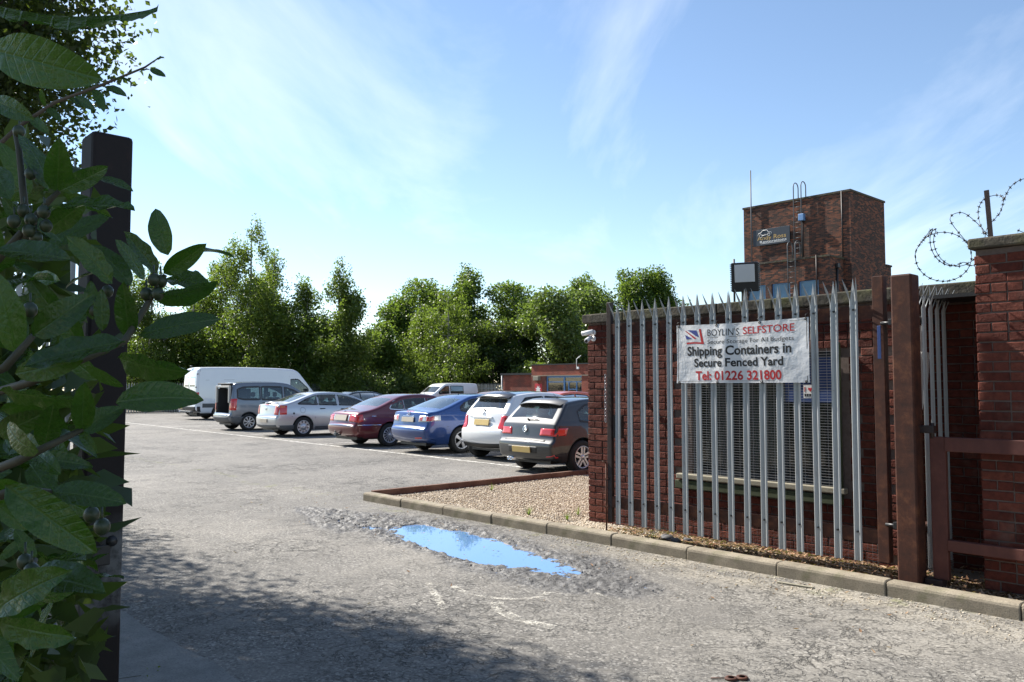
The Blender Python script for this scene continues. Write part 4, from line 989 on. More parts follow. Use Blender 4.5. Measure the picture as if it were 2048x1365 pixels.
def seats(root, x0, xf, w, zs, n_rear=True):
    for kind, x in (('rear', x0), ('front', xf)):
        if kind == 'rear' and not n_rear: continue
        ys = (-w * .5, w * .5) if kind == 'front' else (-w * .62, 0, w * .62)
        m = MB()
        if kind == 'rear': m.cbox((x - .05, -w * .95, zs - .1), (x + .5, w * .95, zs + .12), .05); m.cbox((x - .16, -w * .95, zs), (x, w * .95, zs + .58), .05)
        for y in ys:
            if kind == 'front':
                m.cbox((x, y - .24, zs - .1), (x + .5, y + .24, zs + .1), .05); m.cbox((x - .14, y - .23, zs), (x + .02, y + .23, zs + .60), .06)
            m.cbox((x - .17, y - .12, zs + .62), (x - .06, y + .12, zs + .80), .045); m.tube([(x - .11, y - .05, zs + .55), (x - .11, y - .05, zs + .65)], .008, 5); m.tube([(x - .11, y + .05, zs + .55), (x - .11, y + .05, zs + .65)], .008, 5)
        m.build(kind + '_seats', 'interior', root)
def make_vehicle(name, label, cat, sp, paint, u, v, group='cars parked nose-in along the bays', rev=False, detail=True, hdg=None):
    heading = (TH + math.pi / 2 - R(2.57)) if hdg is None else hdg
    root = empty(name, P(u, v, 0), heading + (math.pi if rev else 0), label, cat, group)
    c = Car(sp['prof'], sp['sec'], sp['plan'], sp['wb'], sp['wr'], **sp.get('kw', {}))
    rw, ws = sp.get('rw'), sp['ws']; cuts = [x for x in (rw, ws) if x]
    if sp.get('open'): cuts.append(sp['open'])
    sides = sp['sides']
    body = c.body('body', paint, root, cuts, sides)
    if rw: c.cut_patch('rear_window', rw, 'car_glass', root)
    c.cut_patch('windscreen', ws, 'car_glass', root)
    for sg in (-1, 1):
        for k, (hi, lo) in enumerate(sides):
            pn = c.side_pane('side_window', hi, lo, sg, 'car_glass', root)
            c.frame('window_seal', hi, lo, sg, sp.get('seal', 'black_plastic'), pn, sp.get('sealw', .035))
        m = MB()
        for ln in sp.get('lines', []): c.side_line(m, ln, .008, sg, .003)
        if m.v: m.build('shut_lines', 'black_plastic', root)
        for x, z in sp.get('handles', []):
            m = MB(); y = c.W(x, z); m.cbox((x - .09, min(sg * y, sg * (y + .035)), z - .014), (x + .09, max(sg * y, sg * (y + .035)), z + .014), .008); m.build('door_handle', sp.get('handle_mat', paint), root)
        mx_, mz = sp['mirror']; y = c.W(mx_, mz)
        m = MB(); m.cbox((mx_ - .06, min(sg * (y - .02), sg * (y + .20)), mz - .02), (mx_ + .07, max(sg * (y - .02), sg * (y + .20)), mz + .13), .03); m.build('door_mirror', sp.get('mirror_mat', paint), root)
    m = MB(); x0, x1 = c.e[c.imin][0] + .12, c.e[c.imax][0] - .15
    m.box((x0, -.56, .20), (x1, .56, .52)); m.build('underbody', 'black_plastic', root)
    if detail:
        m = MB(); zf = .42; m.box((.15, -c.half * .9, .40), (sp['wb'] - .3, c.half * .9, .44)); m.box((sp['dash'] - .05, -c.half * .86, .6), (sp['dash'] + .35, c.half * .86, sp['belt'] - .03)); 
        if sp.get('shelf'): a, b, z = sp['shelf']; m.box((a, -c.half * .74, z - .03), (b, c.half * .74, z))
        m.build('cabin_floor', 'interior', root)
        seats(root, *sp['seats'])
        m = MB(); cx = sp['dash'] - .18; m.tube([(cx + .03 * math.sin(a), -.36 + .18 * math.cos(a), sp['belt'] + .0 + .18 * math.sin(a)) for a in np.linspace(0, 2 * math.pi, 19)], .014, 6, False); m.tube([(cx, -.36, sp['belt']), (cx + .2, -.36, sp['belt'] - .06)], .03, 6); m.build('steering_wheel', 'black_plastic', root)
    add_wheels(root, c, sp['rim'], sp['track'], sp.get('tw', .21))
    for nm, mat, quads in sp.get('lamps', []):
        for sg in (-1, 1):
            m = MB()
            for q in quads: c.end_patch(nm, [(sg * a, z) for a, z in q], mat, root, sp.get('lampoff', .010), m=m)
            m.build(nm, mat, root, fix=False)
    for nm, mat, q, of in sp.get('patches', []): c.end_patch(nm, q, mat, root, of, n=24)
    if sp.get('front_lamps', True):
        z = sp['fl']
        for sg in (-1, 1): c.end_patch('headlight', [(sg * a, zz) for a, zz in ((c.half * .5, z - .07), (c.half * 1.2, z - .05), (c.half * 1.25, z + .09), (c.half * .55, z + .03))], 'lens_clear', root, .006, front=True)
    if sp.get('plate'):
        pz, pm, pw, ph = sp['plate']
        bl, br_ = c.end_pt(0, pz - ph / 2, .0), c.end_pt(0, pz + ph / 2, .0)
        d = Vector(br_) - Vector(bl); ang = math.atan2(d.x, d.z)
        m = MB(); m.cbox((-.008, -pw / 2, -ph / 2), (.008, pw / 2, ph / 2), .004); o = m.build('number_plate', pm, root); o.location = ((Vector(bl) + Vector(br_)) / 2 + Vector((-.018, 0, 0))); o.rotation_euler = (0, ang, 0)
    if sp.get('badge'):
        z, r = sp['badge']; p0 = c.end_pt(0, z, .012); pa, pb = c.end_pt(0, z - .04, 0), c.end_pt(0, z + .04, 0); ang = math.atan2(pb[0] - pa[0], pb[2] - pa[2])
        m = MB(); m.lathe([(r * .84, 0), (r * .84, -.008), (r, -.008), (r, .004)], 20, 'X')
        if sp.get('badge_kind') == 'vw':
            for pl_ in ([(-.62, .55), (-.17, -.05), (.17, -.05), (.62, .55)], [(-.80, .10), (-.38, -.72), (0, .0), (.38, -.72), (.80, .10)]):
                m.tube([(-.004, a * r, b * r) for a, b in pl_], r * .085, 5)
        elif sp.get('badge_kind') == 'wing': m.tube([(-.004, -.6 * r, .45 * r), (-.004, -.15 * r, -.2 * r), (-.004, .15 * r, -.2 * r), (-.004, .6 * r, .45 * r)], r * .09, 5)
        else: m.tube([(-.004, -.5 * r, .4 * r), (-.004, .5 * r, -.4 * r)], r * .12, 5)
        o = m.build('badge', 'chrome', root); o.location = p0; o.rotation_euler = (0, ang, 0)
    for f in sp.get('extra', []): f(root, c, paint)
    return root, c
SECN = [(.18, .90), (.30, .965), (.55, 1.0), (.80, .985), (.98, .945), (1.15, .87), (1.42, .70)]
# small extras
def ex_wiper(z0, y0, y1, z1, off=.02):
    def f(root, c, paint):
        m = MB(); a, b = Vector(c.end_pt(y0, z0, off)), Vector(c.end_pt(y1, z1, off)); m.tube([a, b], .010, 5); m.sphere(a, .022, 8, 5); m.build('rear_wiper', 'black_plastic', root)
    return f
def ex_aerial(x, h, back=.25):
    def f(root, c, paint):
        z = c.ztop(x) + c.r + .03; m = MB(); m.tube([(x, 0, z - .02), (x - .03, 0, z + .03)], [.022, .01], 6); m.tube([(x - .02, 0, z + .02), (x - back, 0, z + h)], .0035, 5); m.build('aerial', 'black_plastic', root)
    return f
def ex_spoiler(x0, z0, x1, z1, w, mat=None):
    def f(root, c, paint):
        m = MB()
        def fn(a, b):
            y = w * a; sweep = .08 * abs(a) ** 2.5
            pts = [(x1, z1), (x0 + sweep, z0 + .012), (x0 + sweep, z0 - .012), (x1, z1 - .07)]
            p = pts[int(b)]; return (p[0], y, p[1] - .05 * abs(a) ** 3)
        m.grid(fn, np.linspace(-1, 1, 17), [0, 1, 2, 3]); m.build('roof_spoiler', mat or paint, root)
    return f
def ex_exhaust(ys, z=.27, r=.035):
    def f(root, c, paint):
        for y in ys:
            m = MB(); x = c.end_pt(y, z + .05, 0)[0] - .02; m.lathe([(r * .8, .3), (r * .8, 0), (r, 0), (r, .3)], 14, 'X', (x, y, z)); m.build('exhaust_tip', 'chrome', root)
    return f
def ex_patch_side(name, hi, lo, mat, off=.008):
    def f(root, c, paint):
        for sg in (-1, 1): c.side_pane(name, hi, lo, sg, mat, root, off, 24)
    return f
def ex_side_strip(name, pts, w, mat, off=.008):
    def f(root, c, paint):
        for sg in (-1, 1):
            m = MB(); c.side_line(m, pts, w, sg, off); m.build(name, mat, root, fix=False)
    return f
def ex_text(body, z, y0, y1, h, mat='chrome'):
    def f(root, c, paint):
        m = MB(); fit_text(m, body, -y0, -y1, z, z + h, lambda a, b: c.end_pt(-a, b, .012)); m.build('badge_lettering', mat, root)
    return f
def ex_blackroof(root, c, paint):
    i0 = [i for i, p in enumerate(c.pts) if sp_y['rw'][1] + .05 < p[2] < sp_y['ws'][0] - .02]
    m = MB(); k = [-.86, -.6, -.3, 0, .3, .6, .86]; m.add([c.ribbon_pt(i, q, .004) for i in i0 for q in k], [(a * 7 + b, (a + 1) * 7 + b, (a + 1) * 7 + b + 1, a * 7 + b + 1) for a in range(len(i0) - 1) for b in range(6)], True); m.build('roof_panel', 'paint_black', root, fix=False)
def lines_std(x1, x2, x3, zt, zb=.30): return [[(x1, zb + .12), (x1 - .02, .6), (x1 + .02, .85), (x1 + .1, zt)], [(x2, zb), (x2 + .02, zt)], [(x3, zb), (x3 + .06, zt)]]

sp_golf = dict(prof=[(-.52, .22), (-.74, .27), (-.81, .40), (-.82, .60), (-.755, .665), (-.73, .72), (-.70, .93), (-.66, 1.01), (-.34, 1.35), (-.22, 1.415), (.45, 1.485), (1.1, 1.475), (1.55, 1.395), (2.40, .99), (3.05, .88), (3.32, .72), (3.42, .5), (3.36, .3), (3.2, .22)],
    sec=SECN, plan=[(-.85, .86), (-.6, .94), (0, 1), (2.4, 1), (3.0, .95), (3.45, .82)], wb=2.58, wr=.325, track=1.53, rim='vw', rw=(7.15, 7.9, .80), ws=(12.1, 12.95, .86), sides=[([(-.02, 1.20), (.25, 1.33), (.75, 1.36)], [(-.02, 1.02), (.25, .99), (.75, .98)]), ([(.82, 1.36), (1.4, 1.33), (2.0, 1.03)], [(.82, .98), (1.4, .965), (2.0, .955)])],
    mirror=(1.95, .97), dash=2.0, belt=.98, seats=(.25, 1.15, .62, .52), shelf=(-.5, .1, .97), fl=.68, lines=[[(.80, .32), (.80, 1.0)], [(2.1, .35), (2.15, .95)], [(-.68, .66), (-.3, .67), (-.38, .36)]], handles=[(1.0, .86)],
    lamps=[('tail_lamp', 'lens_red', [((.40, .75), (.98, .75), (1.02, .90), (.42, .89))])], plate=(.47, 'plate_yellow', .52, .115), badge=(.86, .062), badge_kind='vw',
    patches=[('bumper_recess', 'black_plastic', [(-.42, .40), (.42, .40), (.44, .54), (-.44, .54)], .003), ('tailgate_gap', 'black_plastic', [(-.60, .655), (.60, .655), (.60, .685), (-.60, .685)], .004), ('fog_reflector', 'lens_red', [(-.86, .335), (-.62, .325), (-.62, .345), (-.86, .355)], .006)],
    extra=[ex_spoiler(-.43, 1.365, -.12, 1.46, .60), ex_wiper(1.04, .0, -.28, 1.05), ex_exhaust([.45, .37], .27, .036), ex_aerial(.15, .10, .12)])
sp_y = sp_yaris = dict(prof=[(-.38, .24), (-.55, .30), (-.62, .45), (-.63, .66), (-.56, .735), (-.53, .80), (-.50, 1.02), (-.46, 1.075), (-.19, 1.40), (-.08, 1.455), (.55, 1.515), (1.1, 1.505), (1.5, 1.42), (2.45, 1.0), (2.95, .88), (3.2, .7), (3.28, .5), (3.25, .3), (3.1, .22)],
    sec=SECN, plan=[(-.66, .84), (-.4, .94), (.1, 1), (2.3, 1), (2.9, .93), (3.3, .78)], wb=2.51, wr=.30, track=1.49, rim='five', rw=(7.15, 7.9, .80), ws=(12.1, 12.95, .86), sides=[([(-.0, 1.22), (.2, 1.36), (.72, 1.39)], [(0, 1.05), (.2, 1.0), (.72, .99)]), ([(.79, 1.39), (1.4, 1.36), (2.05, 1.05)], [(.79, .99), (1.4, .975), (2.05, .965)])],
    kw=dict(half=.845), mirror=(1.95, .98), dash=2.0, belt=.99, seats=(.25, 1.15, .60, .54), shelf=(-.35, .1, .98), fl=.7, lines=[[(.76, .32), (.76, 1.0)], [(2.1, .35), (2.15, .96)]], handles=[(.92, .88)],
    lamps=[('tail_lamp', 'lens_red', [((.54, .72), (.86, .70), (.92, 1.02), (.60, 1.0))])], plate=(.83, 'plate_yellow', .52, .13), badge=(1.035, .045),
    patches=[('lower_bumper', 'black_plastic', [(-.98, .27), (.98, .27), (.93, .37), (-.93, .37)], .008), ('plate_ledge', 'paint_white', [(-.36, .92), (.36, .92), (.34, .955), (-.34, .955)], .022), ('tailgate_gap', 'trim_grey', [(-.50, .715), (.50, .715), (.50, .73), (-.50, .73)], .004)],
    extra=[ex_blackroof, ex_spoiler(-.33, 1.40, -.02, 1.49, .56, 'paint_black'), ex_wiper(1.09, .0, -.22, 1.11), ex_aerial(.1, .16, .18), ex_text('YARIS', .93, .52, .34, .035, 'trim_grey')])
sp_mazda = dict(prof=[(-.75, .22), (-.98, .28), (-1.07, .42), (-1.09, .60), (-1.02, .665), (-1.0, .72), (-.97, .97), (-.91, 1.03), (-.60, 1.055), (.28, 1.375), (.5, 1.42), (1.0, 1.445), (1.45, 1.42), (1.75, 1.37), (2.62, .98), (3.2, .87), (3.5, .72), (3.6, .5), (3.55, .3), (3.4, .22)],
    sec=SECN, plan=[(-1.12, .80), (-.85, .93), (-.2, 1), (2.6, 1), (3.1, .95), (3.62, .78)], wb=2.675, wr=.318, track=1.54, rim='five', rw=(8.1, 8.95, .80), ws=(13.1, 13.95, .86), sides=[([(.02, 1.12), (.25, 1.27), (.52, 1.33)], [(.02, 1.03), (.25, 1.0), (.52, .99)]), ([(.56, 1.335), (.9, 1.36), (1.22, 1.36)], [(.56, .99), (.9, .98), (1.22, .975)]), ([(1.30, 1.36), (1.7, 1.31), (2.2, 1.02)], [(1.30, .975), (1.7, .965), (2.2, .955)])],
    mirror=(2.1, .96), dash=2.15, belt=.98, seats=(.4, 1.3, .62, .50), shelf=(-.5, .3, .99), fl=.68, lines=[[(1.26, .32), (1.26, .98)], [(2.28, .34), (2.32, .95)], [(.36, .52), (.50, .75), (.5, .98)], [(-1.0, .66), (-.4, .66)]], handles=[(1.42, .86), (.62, .88)],
    lamps=[('tail_lamp', 'lens_clear', [((.42, .77), (1.05, .80), (1.02, .93), (.44, .93))]), ('tail_lamp_lens', 'lens_red', [((.46, .80), (.58, .80), (.58, .91), (.47, .91)), ((.70, .80), (.86, .81), (.86, .91), (.70, .91))])], lampoff=.009, plate=(.82, 'plate_tan', .52, .115), badge=(.965, .055), badge_kind='wing',
    patches=[('tailgate_gap', 'black_plastic', [(-.62, .655), (.62, .655), (.62, .675), (-.62, .675)], .004), ('bumper_reflector', 'lens_red', [(-.62, .36), (-.36, .36), (-.36, .395), (-.62, .395)], .006), ('brake_light', 'lens_red', [(-.16, 1.005), (.16, 1.005), (.16, 1.02), (-.16, 1.02)], .008), ('chrome_strip', 'chrome', [(-.25, .895), (.25, .895), (.25, .905), (-.25, .905)], .012)],
    extra=[ex_aerial(.55, .16, .3)])
sp_rover = dict(prof=[(-.78, .24), (-1.0, .29), (-1.10, .42), (-1.11, .58), (-1.05, .63), (-1.03, .70), (-1.0, .86), (-.90, .965), (-.44, 1.04), (.30, 1.35), (.58, 1.41), (1.1, 1.435), (1.5, 1.41), (1.75, 1.36), (2.52, .98), (3.3, .87), (3.58, .7), (3.66, .5), (3.6, .3), (3.4, .22)],
    sec=SECN, plan=[(-1.14, .76), (-.85, .91), (-.2, 1), (2.6, 1), (3.2, .94), (3.68, .76)], wb=2.746, wr=.315, track=1.51, rim='multi', rw=(8.15, 8.95, .78), ws=(13.1, 13.95, .86), sides=[([(.02, 1.05), (.16, 1.22), (.45, 1.30)], [(.02, 1.015), (.16, 1.0), (.45, .99)]), ([(.49, 1.305), (.9, 1.345), (1.22, 1.345)], [(.49, .99), (.9, .98), (1.22, .975)]), ([(1.30, 1.345), (1.7, 1.29), (2.2, 1.02)], [(1.30, .975), (1.7, .965), (2.2, .955)])],
    kw=dict(r=.10), mirror=(2.1, .96), dash=2.15, belt=.98, seats=(.4, 1.35, .62, .50), shelf=(-.4, .3, .98), fl=.66, seal='chrome', sealw=.02, lines=[[(1.26, .32), (1.26, .98)], [(2.30, .34), (2.34, .95)]], handles=[(1.42, .85), (.62, .87)], handle_mat='chrome',
    lamps=[('tail_lamp', 'lens_red', [((.43, .69), (.86, .69), (.82, .88), (.44, .89))]), ('reversing_lamp', 'lens_clear', [((.37, .70), (.42, .70), (.42, .87), (.37, .87))])], plate=(.785, 'plate_tan', .62, .155), badge=(.945, .04),
    patches=[('bumper_chrome', 'chrome', [(-1.45, .585), (1.45, .585), (1.45, .607), (-1.45, .607)], .012)],
    extra=[ex_side_strip('waist_chrome', [(-.55, .83), (.6, .845), (2.6, .82)], .018, 'chrome'), ex_side_strip('bumper_chrome', [(-.92, .596), (-.42, .596)], .02, 'chrome', .011)])
def ex_towball(root, c, paint):
    m = MB(); m.tube([(-.9, 0, .33), (-1.12, 0, .33), (-1.18, 0, .38)], .022, 6); m.sphere((-1.19, 0, .41), .027, 8, 6); m.cbox((-1.16, .03, .30), (-1.08, .15, .38), .01); m.build('tow_bar', 'trim_grey', root)
sp_rover['extra'].append(ex_towball)
sp_vectra = dict(prof=[(-.70, .22), (-.90, .28), (-.97, .40), (-.985, .62), (-.925, .685), (-.91, .73), (-.885, 1.01), (-.84, 1.065), (-.53, 1.095), (.38, 1.415), (.62, 1.45), (1.1, 1.465), (1.55, 1.435), (1.85, 1.37), (2.68, 1.0), (3.25, .88), (3.5, .72), (3.6, .5), (3.57, .3), (3.4, .22)],
    sec=SECN, plan=[(-1.0, .83), (-.75, .94), (-.1, 1), (2.6, 1), (3.1, .95), (3.62, .80)], wb=2.70, wr=.318, track=1.54, rim='cover', rw=(8.1, 8.95, .80), ws=(13.1, 13.95, .86), sides=[([(-.16, 1.075), (.15, 1.22), (.52, 1.345)], [(-.16, 1.055), (.15, 1.045), (.52, 1.03)]), ([(.57, 1.355), (.9, 1.385), (1.22, 1.385)], [(.57, 1.03), (.9, 1.02), (1.22, 1.01)]), ([(1.31, 1.385), (1.75, 1.33), (2.3, 1.04)], [(1.31, 1.01), (1.75, .995), (2.3, .98)])],
    mirror=(2.2, .99), dash=2.2, belt=1.0, seats=(.45, 1.35, .62, .52), shelf=(-.4, .35, 1.03), fl=.68, lines=[[(1.27, .32), (1.27, 1.0)], [(2.35, .34), (2.4, .97)], [(.30, .36), (.42, .62), (.46, 1.03)], [(-.9, .665), (-.37, .66)], [(-.02 + .09 * math.cos(a), .86 + .09 * math.sin(a)) for a in np.linspace(0, 6.28, 14)]], handles=[(1.45, .88), (.68, .90)], handle_mat='black_plastic',
    lamps=[('tail_lamp', 'lens_red', [((.56, .72), (1.02, .72), (.98, 1.02), (.60, 1.03))]), ('indicator', 'lens_orange', [((.60, .945), (.93, .94), (.90, 1.01), (.63, 1.02))])], plate=(.52, 'plate_tan', .52, .115), badge=(.90, .05),
    patches=[('lower_bumper', 'trim_grey', [(-1.35, .235), (1.35, .235), (1.35, .385), (-1.35, .385)], .008), ('tailgate_gap', 'trim_grey', [(-.56, .672), (.56, .672), (.56, .69), (-.56, .69)], .004), ('brake_light', 'lens_red', [(-.16, 1.02), (.16, 1.02), (.16, 1.04), (-.16, 1.04)], .008)],
    extra=[ex_aerial(.5, .1, .2), ex_patch_side('sill_trim', [(.42, .33), (2.28, .33)], [(.42, .225), (2.28, .225)], 'trim_grey'), ex_spoiler(-.86, 1.105, -.60, 1.115, .35), ex_patch_side('fuel_port', [(-.36, .79), (-.30, .79)], [(-.36, .73), (-.30, .73)], 'black_plastic', .004)])
def ex_boot(root, c, paint):
    m = MB(); m.box((-.66, -.60, .62), (.15, -.57, 1.55)); m.box((-.66, .57, .62), (.15, .60, 1.55)); m.box((-.66, -.60, .60), (.3, .60, .63)); m.box((.12, -.57, .63), (.15, .57, 1.18)); m.build('boot_lining', 'interior', root)
    m = MB()
    for a, b in (((-.70, -.66, 1.02), (-.62, -.56, 1.66)), ((-.70, .56, 1.02), (-.62, .66, 1.66)), ((-.68, -.56, 1.58), (-.58, .56, 1.66))): m.cbox(a, b, .02)
    m.build('boot_surround', 'interior_pale', root)
    m = MB(); m.cbox((-.64, -.62, 1.70), (-.52, .62, 1.755), .02); m.build('roof_edge_trim', 'black_plastic', root)
    m = MB(); m.cbox((-.2, -.4, .63), (.1, .2, .85), .03); m.build('cargo', 'interior', root)
sp_berl = dict(prof=[(-.50, .24), (-.70, .30), (-.79, .42), (-.80, .58), (-.73, .635), (-.715, .70), (-.70, 1.15), (-.62, 1.66), (-.52, 1.765), (-.35, 1.80), (.8, 1.82), (1.45, 1.80), (1.80, 1.70), (2.60, 1.14), (3.1, 1.02), (3.45, .82), (3.58, .55), (3.55, .32), (3.4, .24)],
    sec=[(.2, .92), (.35, .97), (.6, 1), (.95, .99), (1.15, .96), (1.5, .885), (1.8, .80)], plan=[(-.82, .88), (-.6, .96), (0, 1), (2.4, 1), (3.1, .95), (3.6, .8)], wb=2.728, wr=.315, track=1.53, rim='eight', open=(4.25, 7.35, .80), ws=(12.1, 12.95, .86),
    sides=[([(-.42, 1.52), (-.2, 1.60), (.42, 1.62)], [(-.42, 1.20), (-.2, 1.15), (.42, 1.14)]), ([(.50, 1.62), (.9, 1.62), (1.30, 1.61)], [(.50, 1.14), (.9, 1.13), (1.30, 1.13)]), ([(1.42, 1.60), (1.8, 1.48), (2.35, 1.15)], [(1.42, 1.12), (1.8, 1.10), (2.35, 1.08)])], sealw=.06,
    mirror=(2.2, 1.1), dash=2.2, belt=1.1, seats=(.45, 1.35, .62, .62), fl=.85, lines=[[(1.36, .34), (1.36, 1.62)], [(.46, .50), (.46, 1.62)], [(2.42, .34), (2.48, 1.08)]], handles=[(.6, 1.02), (1.55, 1.0)], handle_mat='black_plastic',
    lamps=[('tail_lamp', 'lens_red', [((.66, .75), (.93, .75), (.92, 1.19), (.70, 1.19))])], patches=[('rear_bumper', 'trim_grey', [(-1.35, .27), (1.35, .27), (1.3, .52), (-1.3, .52)], .012), ('bumper_step', 'paint_silver', [(-.62, .56), (.62, .56), (.62, .605), (-.62, .605)], .012)], extra=[ex_boot])
def ex_vandoors(root, c, paint):
    m = MB()
    m.box((c.end_pt(0, 1.0, .004)[0] - .004, -.006, .75), (c.end_pt(0, 1.0, .004)[0] + .01, .006, 1.9)); m.build('door_gap', 'black_plastic', root)
    for y in (-.2, .05):
        m = MB(); p = c.end_pt(y, 1.12, .02); m.cbox((p[0] - .02, p[1], p[2] - .12), (p[0] + .02, p[1] + .05, p[2] + .12), .01); m.build('door_handle', 'black_plastic', root)
    for sg in (-1, 1):
        m = MB()
        for z in (.95, 1.6, 2.25): p = c.end_pt(sg * .86, z, .0); m.cbox((p[0] - .02, p[1] - .05, z - .03), (p[0] + .04, p[1] + .05, z + .03), .008)
        m.build('door_hinges', 'trim_grey', root)
    m = MB(); m.cbox((-1.36, -.75, .36), (-1.2, .75, .44), .02); m.build('rear_step', 'trim_grey', root)
    m = MB(); m.cbox((-1.14, -.10, 2.63), (-1.04, .10, 2.68), .02); m.build('roof_marker', 'black_plastic', root)
sp_sprinter = dict(prof=[(-1.000, .32), (-1.150, .38), (-1.210, .5), (-1.220, .66), (-1.200, .74), (-1.185, 1.5), (-1.130, 2.38), (-1.040, 2.56), (-0.850, 2.62), (1.000, 2.655), (3.800, 2.62), (4.180, 2.50), (4.400, 2.30), (5.150, 1.36), (5.600, 1.16), (5.920, .95), (6.000, .6), (5.920, .35), (5.700, .3)],
    sec=[(0.300, .95), (0.500, .985), (0.900, 1), (1.300, .99), (1.800, .97), (2.600, .90)], plan=[(-1.250, .94), (-0.900, .985), (0.000, 1), (4.300, 1), (5.200, .93), (6.020, .74)], wb=4.90, wr=.345, track=1.70, rim='steel', ws=(12.15, 12.95, .88), kw=dict(half=1.0, r=.09, crown=.05, endcrown=.04),
    sides=[([(3.780, 2.02), (4.200, 2.02), (4.750, 1.55)], [(3.780, 1.42), (4.200, 1.38), (4.750, 1.33)])], sealw=.05, mirror=(4.650, 1.4), mirror_mat='black_plastic', dash=4.65, belt=1.36, seats=(0, 3.9, .68, .85, False), fl=.95, front_lamps=True,
    lines=[[(3.700, .42), (3.700, 2.2)], [(4.750, .45), (4.820, 1.35)], [(0.950, .42), (0.950, 2.55)], [(-0.950, .75), (-0.950, 2.45)], [(-0.700, 1.95), (0.750, 1.98)]], handles=[(3.900, 1.22), (2.200, 1.22)], handle_mat='black_plastic',
    lamps=[('tail_lamp', 'lens_red', [((0.860, .86), (1.000, .86), (1.000, 1.36), (0.860, 1.36))])], patches=[('rear_window', 'car_glass', [(-0.720, 1.62), (-0.120, 1.62), (-0.120, 2.12), (-0.720, 2.12)], .006), ('rear_window', 'car_glass', [(0.120, 1.62), (0.720, 1.62), (0.720, 2.12), (0.120, 2.12)], .006), ('rear_bumper', 'black_plastic', [(-1.100, .40), (1.100, .40), (1.100, .66), (-1.100, .66)], .02)],
    extra=[ex_vandoors, ex_patch_side('side_moulding', [(-0.850, .80), (4.500, .80)], [(-0.850, .60), (4.500, .60)], 'trim_grey', .012)])
sp_transit = dict(prof=[(-.75, .28), (-.92, .34), (-.97, .46), (-.98, .60), (-.95, .68), (-.93, 1.1), (-.87, 1.72), (-.78, 1.86), (-.6, 1.90), (1.0, 1.93), (1.9, 1.90), (2.25, 1.80), (3.05, 1.18), (3.5, 1.05), (3.85, .82), (3.93, .55), (3.88, .32), (3.7, .28)],
    sec=[(.3, .95), (.5, .985), (.9, 1), (1.2, .97), (1.9, .86)], plan=[(-1.0, .93), (-.7, .985), (0, 1), (2.6, 1), (3.3, .93), (3.95, .74)], wb=3.0, wr=.325, track=1.66, rim='steel', ws=(11.15, 11.95, .88), kw=dict(half=.97, r=.09),
    sides=[([(1.80, 1.68), (2.1, 1.66), (2.65, 1.28)], [(1.80, 1.18), (2.1, 1.15), (2.65, 1.12)]), ([(.55, 1.68), (1.1, 1.69), (1.66, 1.69)], [(.55, 1.18), (1.1, 1.18), (1.66, 1.18)])], sealw=.05, mirror=(2.55, 1.15), mirror_mat='black_plastic', dash=2.6, belt=1.14, seats=(0, 1.9, .65, .7, False), fl=.85,
    lines=[[(1.73, .42), (1.73, 1.7)], [(.45, .42), (.45, 1.75)]], lamps=[('tail_lamp', 'lens_red', [((.82, .8), (.97, .8), (.97, 1.25), (.82, 1.25))])])
def variant(sp, **kw): d = dict(sp); d.update(kw); return d
make_vehicle('hatchback_car', 'dark graphite hatchback with black-centred split-spoke wheels, nearest the brick building', 'car', sp_golf, 'paint_graphite', -11.18, 11.43)[0].scale = (.965, .965, .955)
make_vehicle('hatchback_car', 'small white hatchback with black roof, between the graphite and blue cars', 'car', sp_yaris, 'paint_white', -13.85, 12.50)
make_vehicle('saloon_car', 'bright blue saloon with clear round-lensed tail lamps, left of the white hatchback', 'car', sp_mazda, 'paint_blue', -16.46, 12.85)
make_vehicle('saloon_car', 'maroon saloon with chrome window surrounds and multi-spoke wheels', 'car', sp_rover, 'paint_maroon', -19.50, 12.85)
make_vehicle('saloon_car', 'silver saloon with black door handles and plastic wheel covers', 'car', sp_vectra, 'paint_silver', -25.15, 13.35)
make_vehicle('estate_car', 'grey boxy estate car with its dark boot open at the back', 'car', sp_berl, 'paint_grey', -29.95, 13.75)
make_vehicle('panel_van', 'tall long white panel van parked behind the grey estate car', 'van', sp_sprinter, 'paint_van', -41.0, 17.35, None)
make_vehicle('saloon_car', 'black saloon with chrome window line, seen over the silver car', 'car', variant(sp_mazda, seal='chrome', sealw=.02), 'paint_black', -32.6, 21.6, 'cars in the second row', True)
make_vehicle('hatchback_car', 'bronze hatchback, only its roof showing behind the blue car', 'car', variant(sp_golf, extra=[]), 'paint_bronze', -23.0, 21.6, 'cars in the second row', True)
make_vehicle('hatchback_car', 'orange-red hatchback, only its roof showing behind the white hatchback', 'car', variant(sp_golf, extra=[]), 'paint_orange', -19.6, 21.3, 'cars in the second row', True)
make_vehicle('hatchback_car', 'white hatchback, a sliver of roof showing beside the brick building', 'car', variant(sp_yaris, extra=[ex_aerial(.1, .2, .05)]), 'paint_white', -16.2, 20.6, 'cars in the second row', True)
make_vehicle('compact_van', 'small white van with side window parked near the far fence', 'van', sp_transit, 'paint_white', -46.3, 38.0, None, True)
make_vehicle('hatchback_car', 'dark car in shade at the far left beside the tall white van', 'car', sp_golf, 'paint_black', -46.2, 18.6, None)
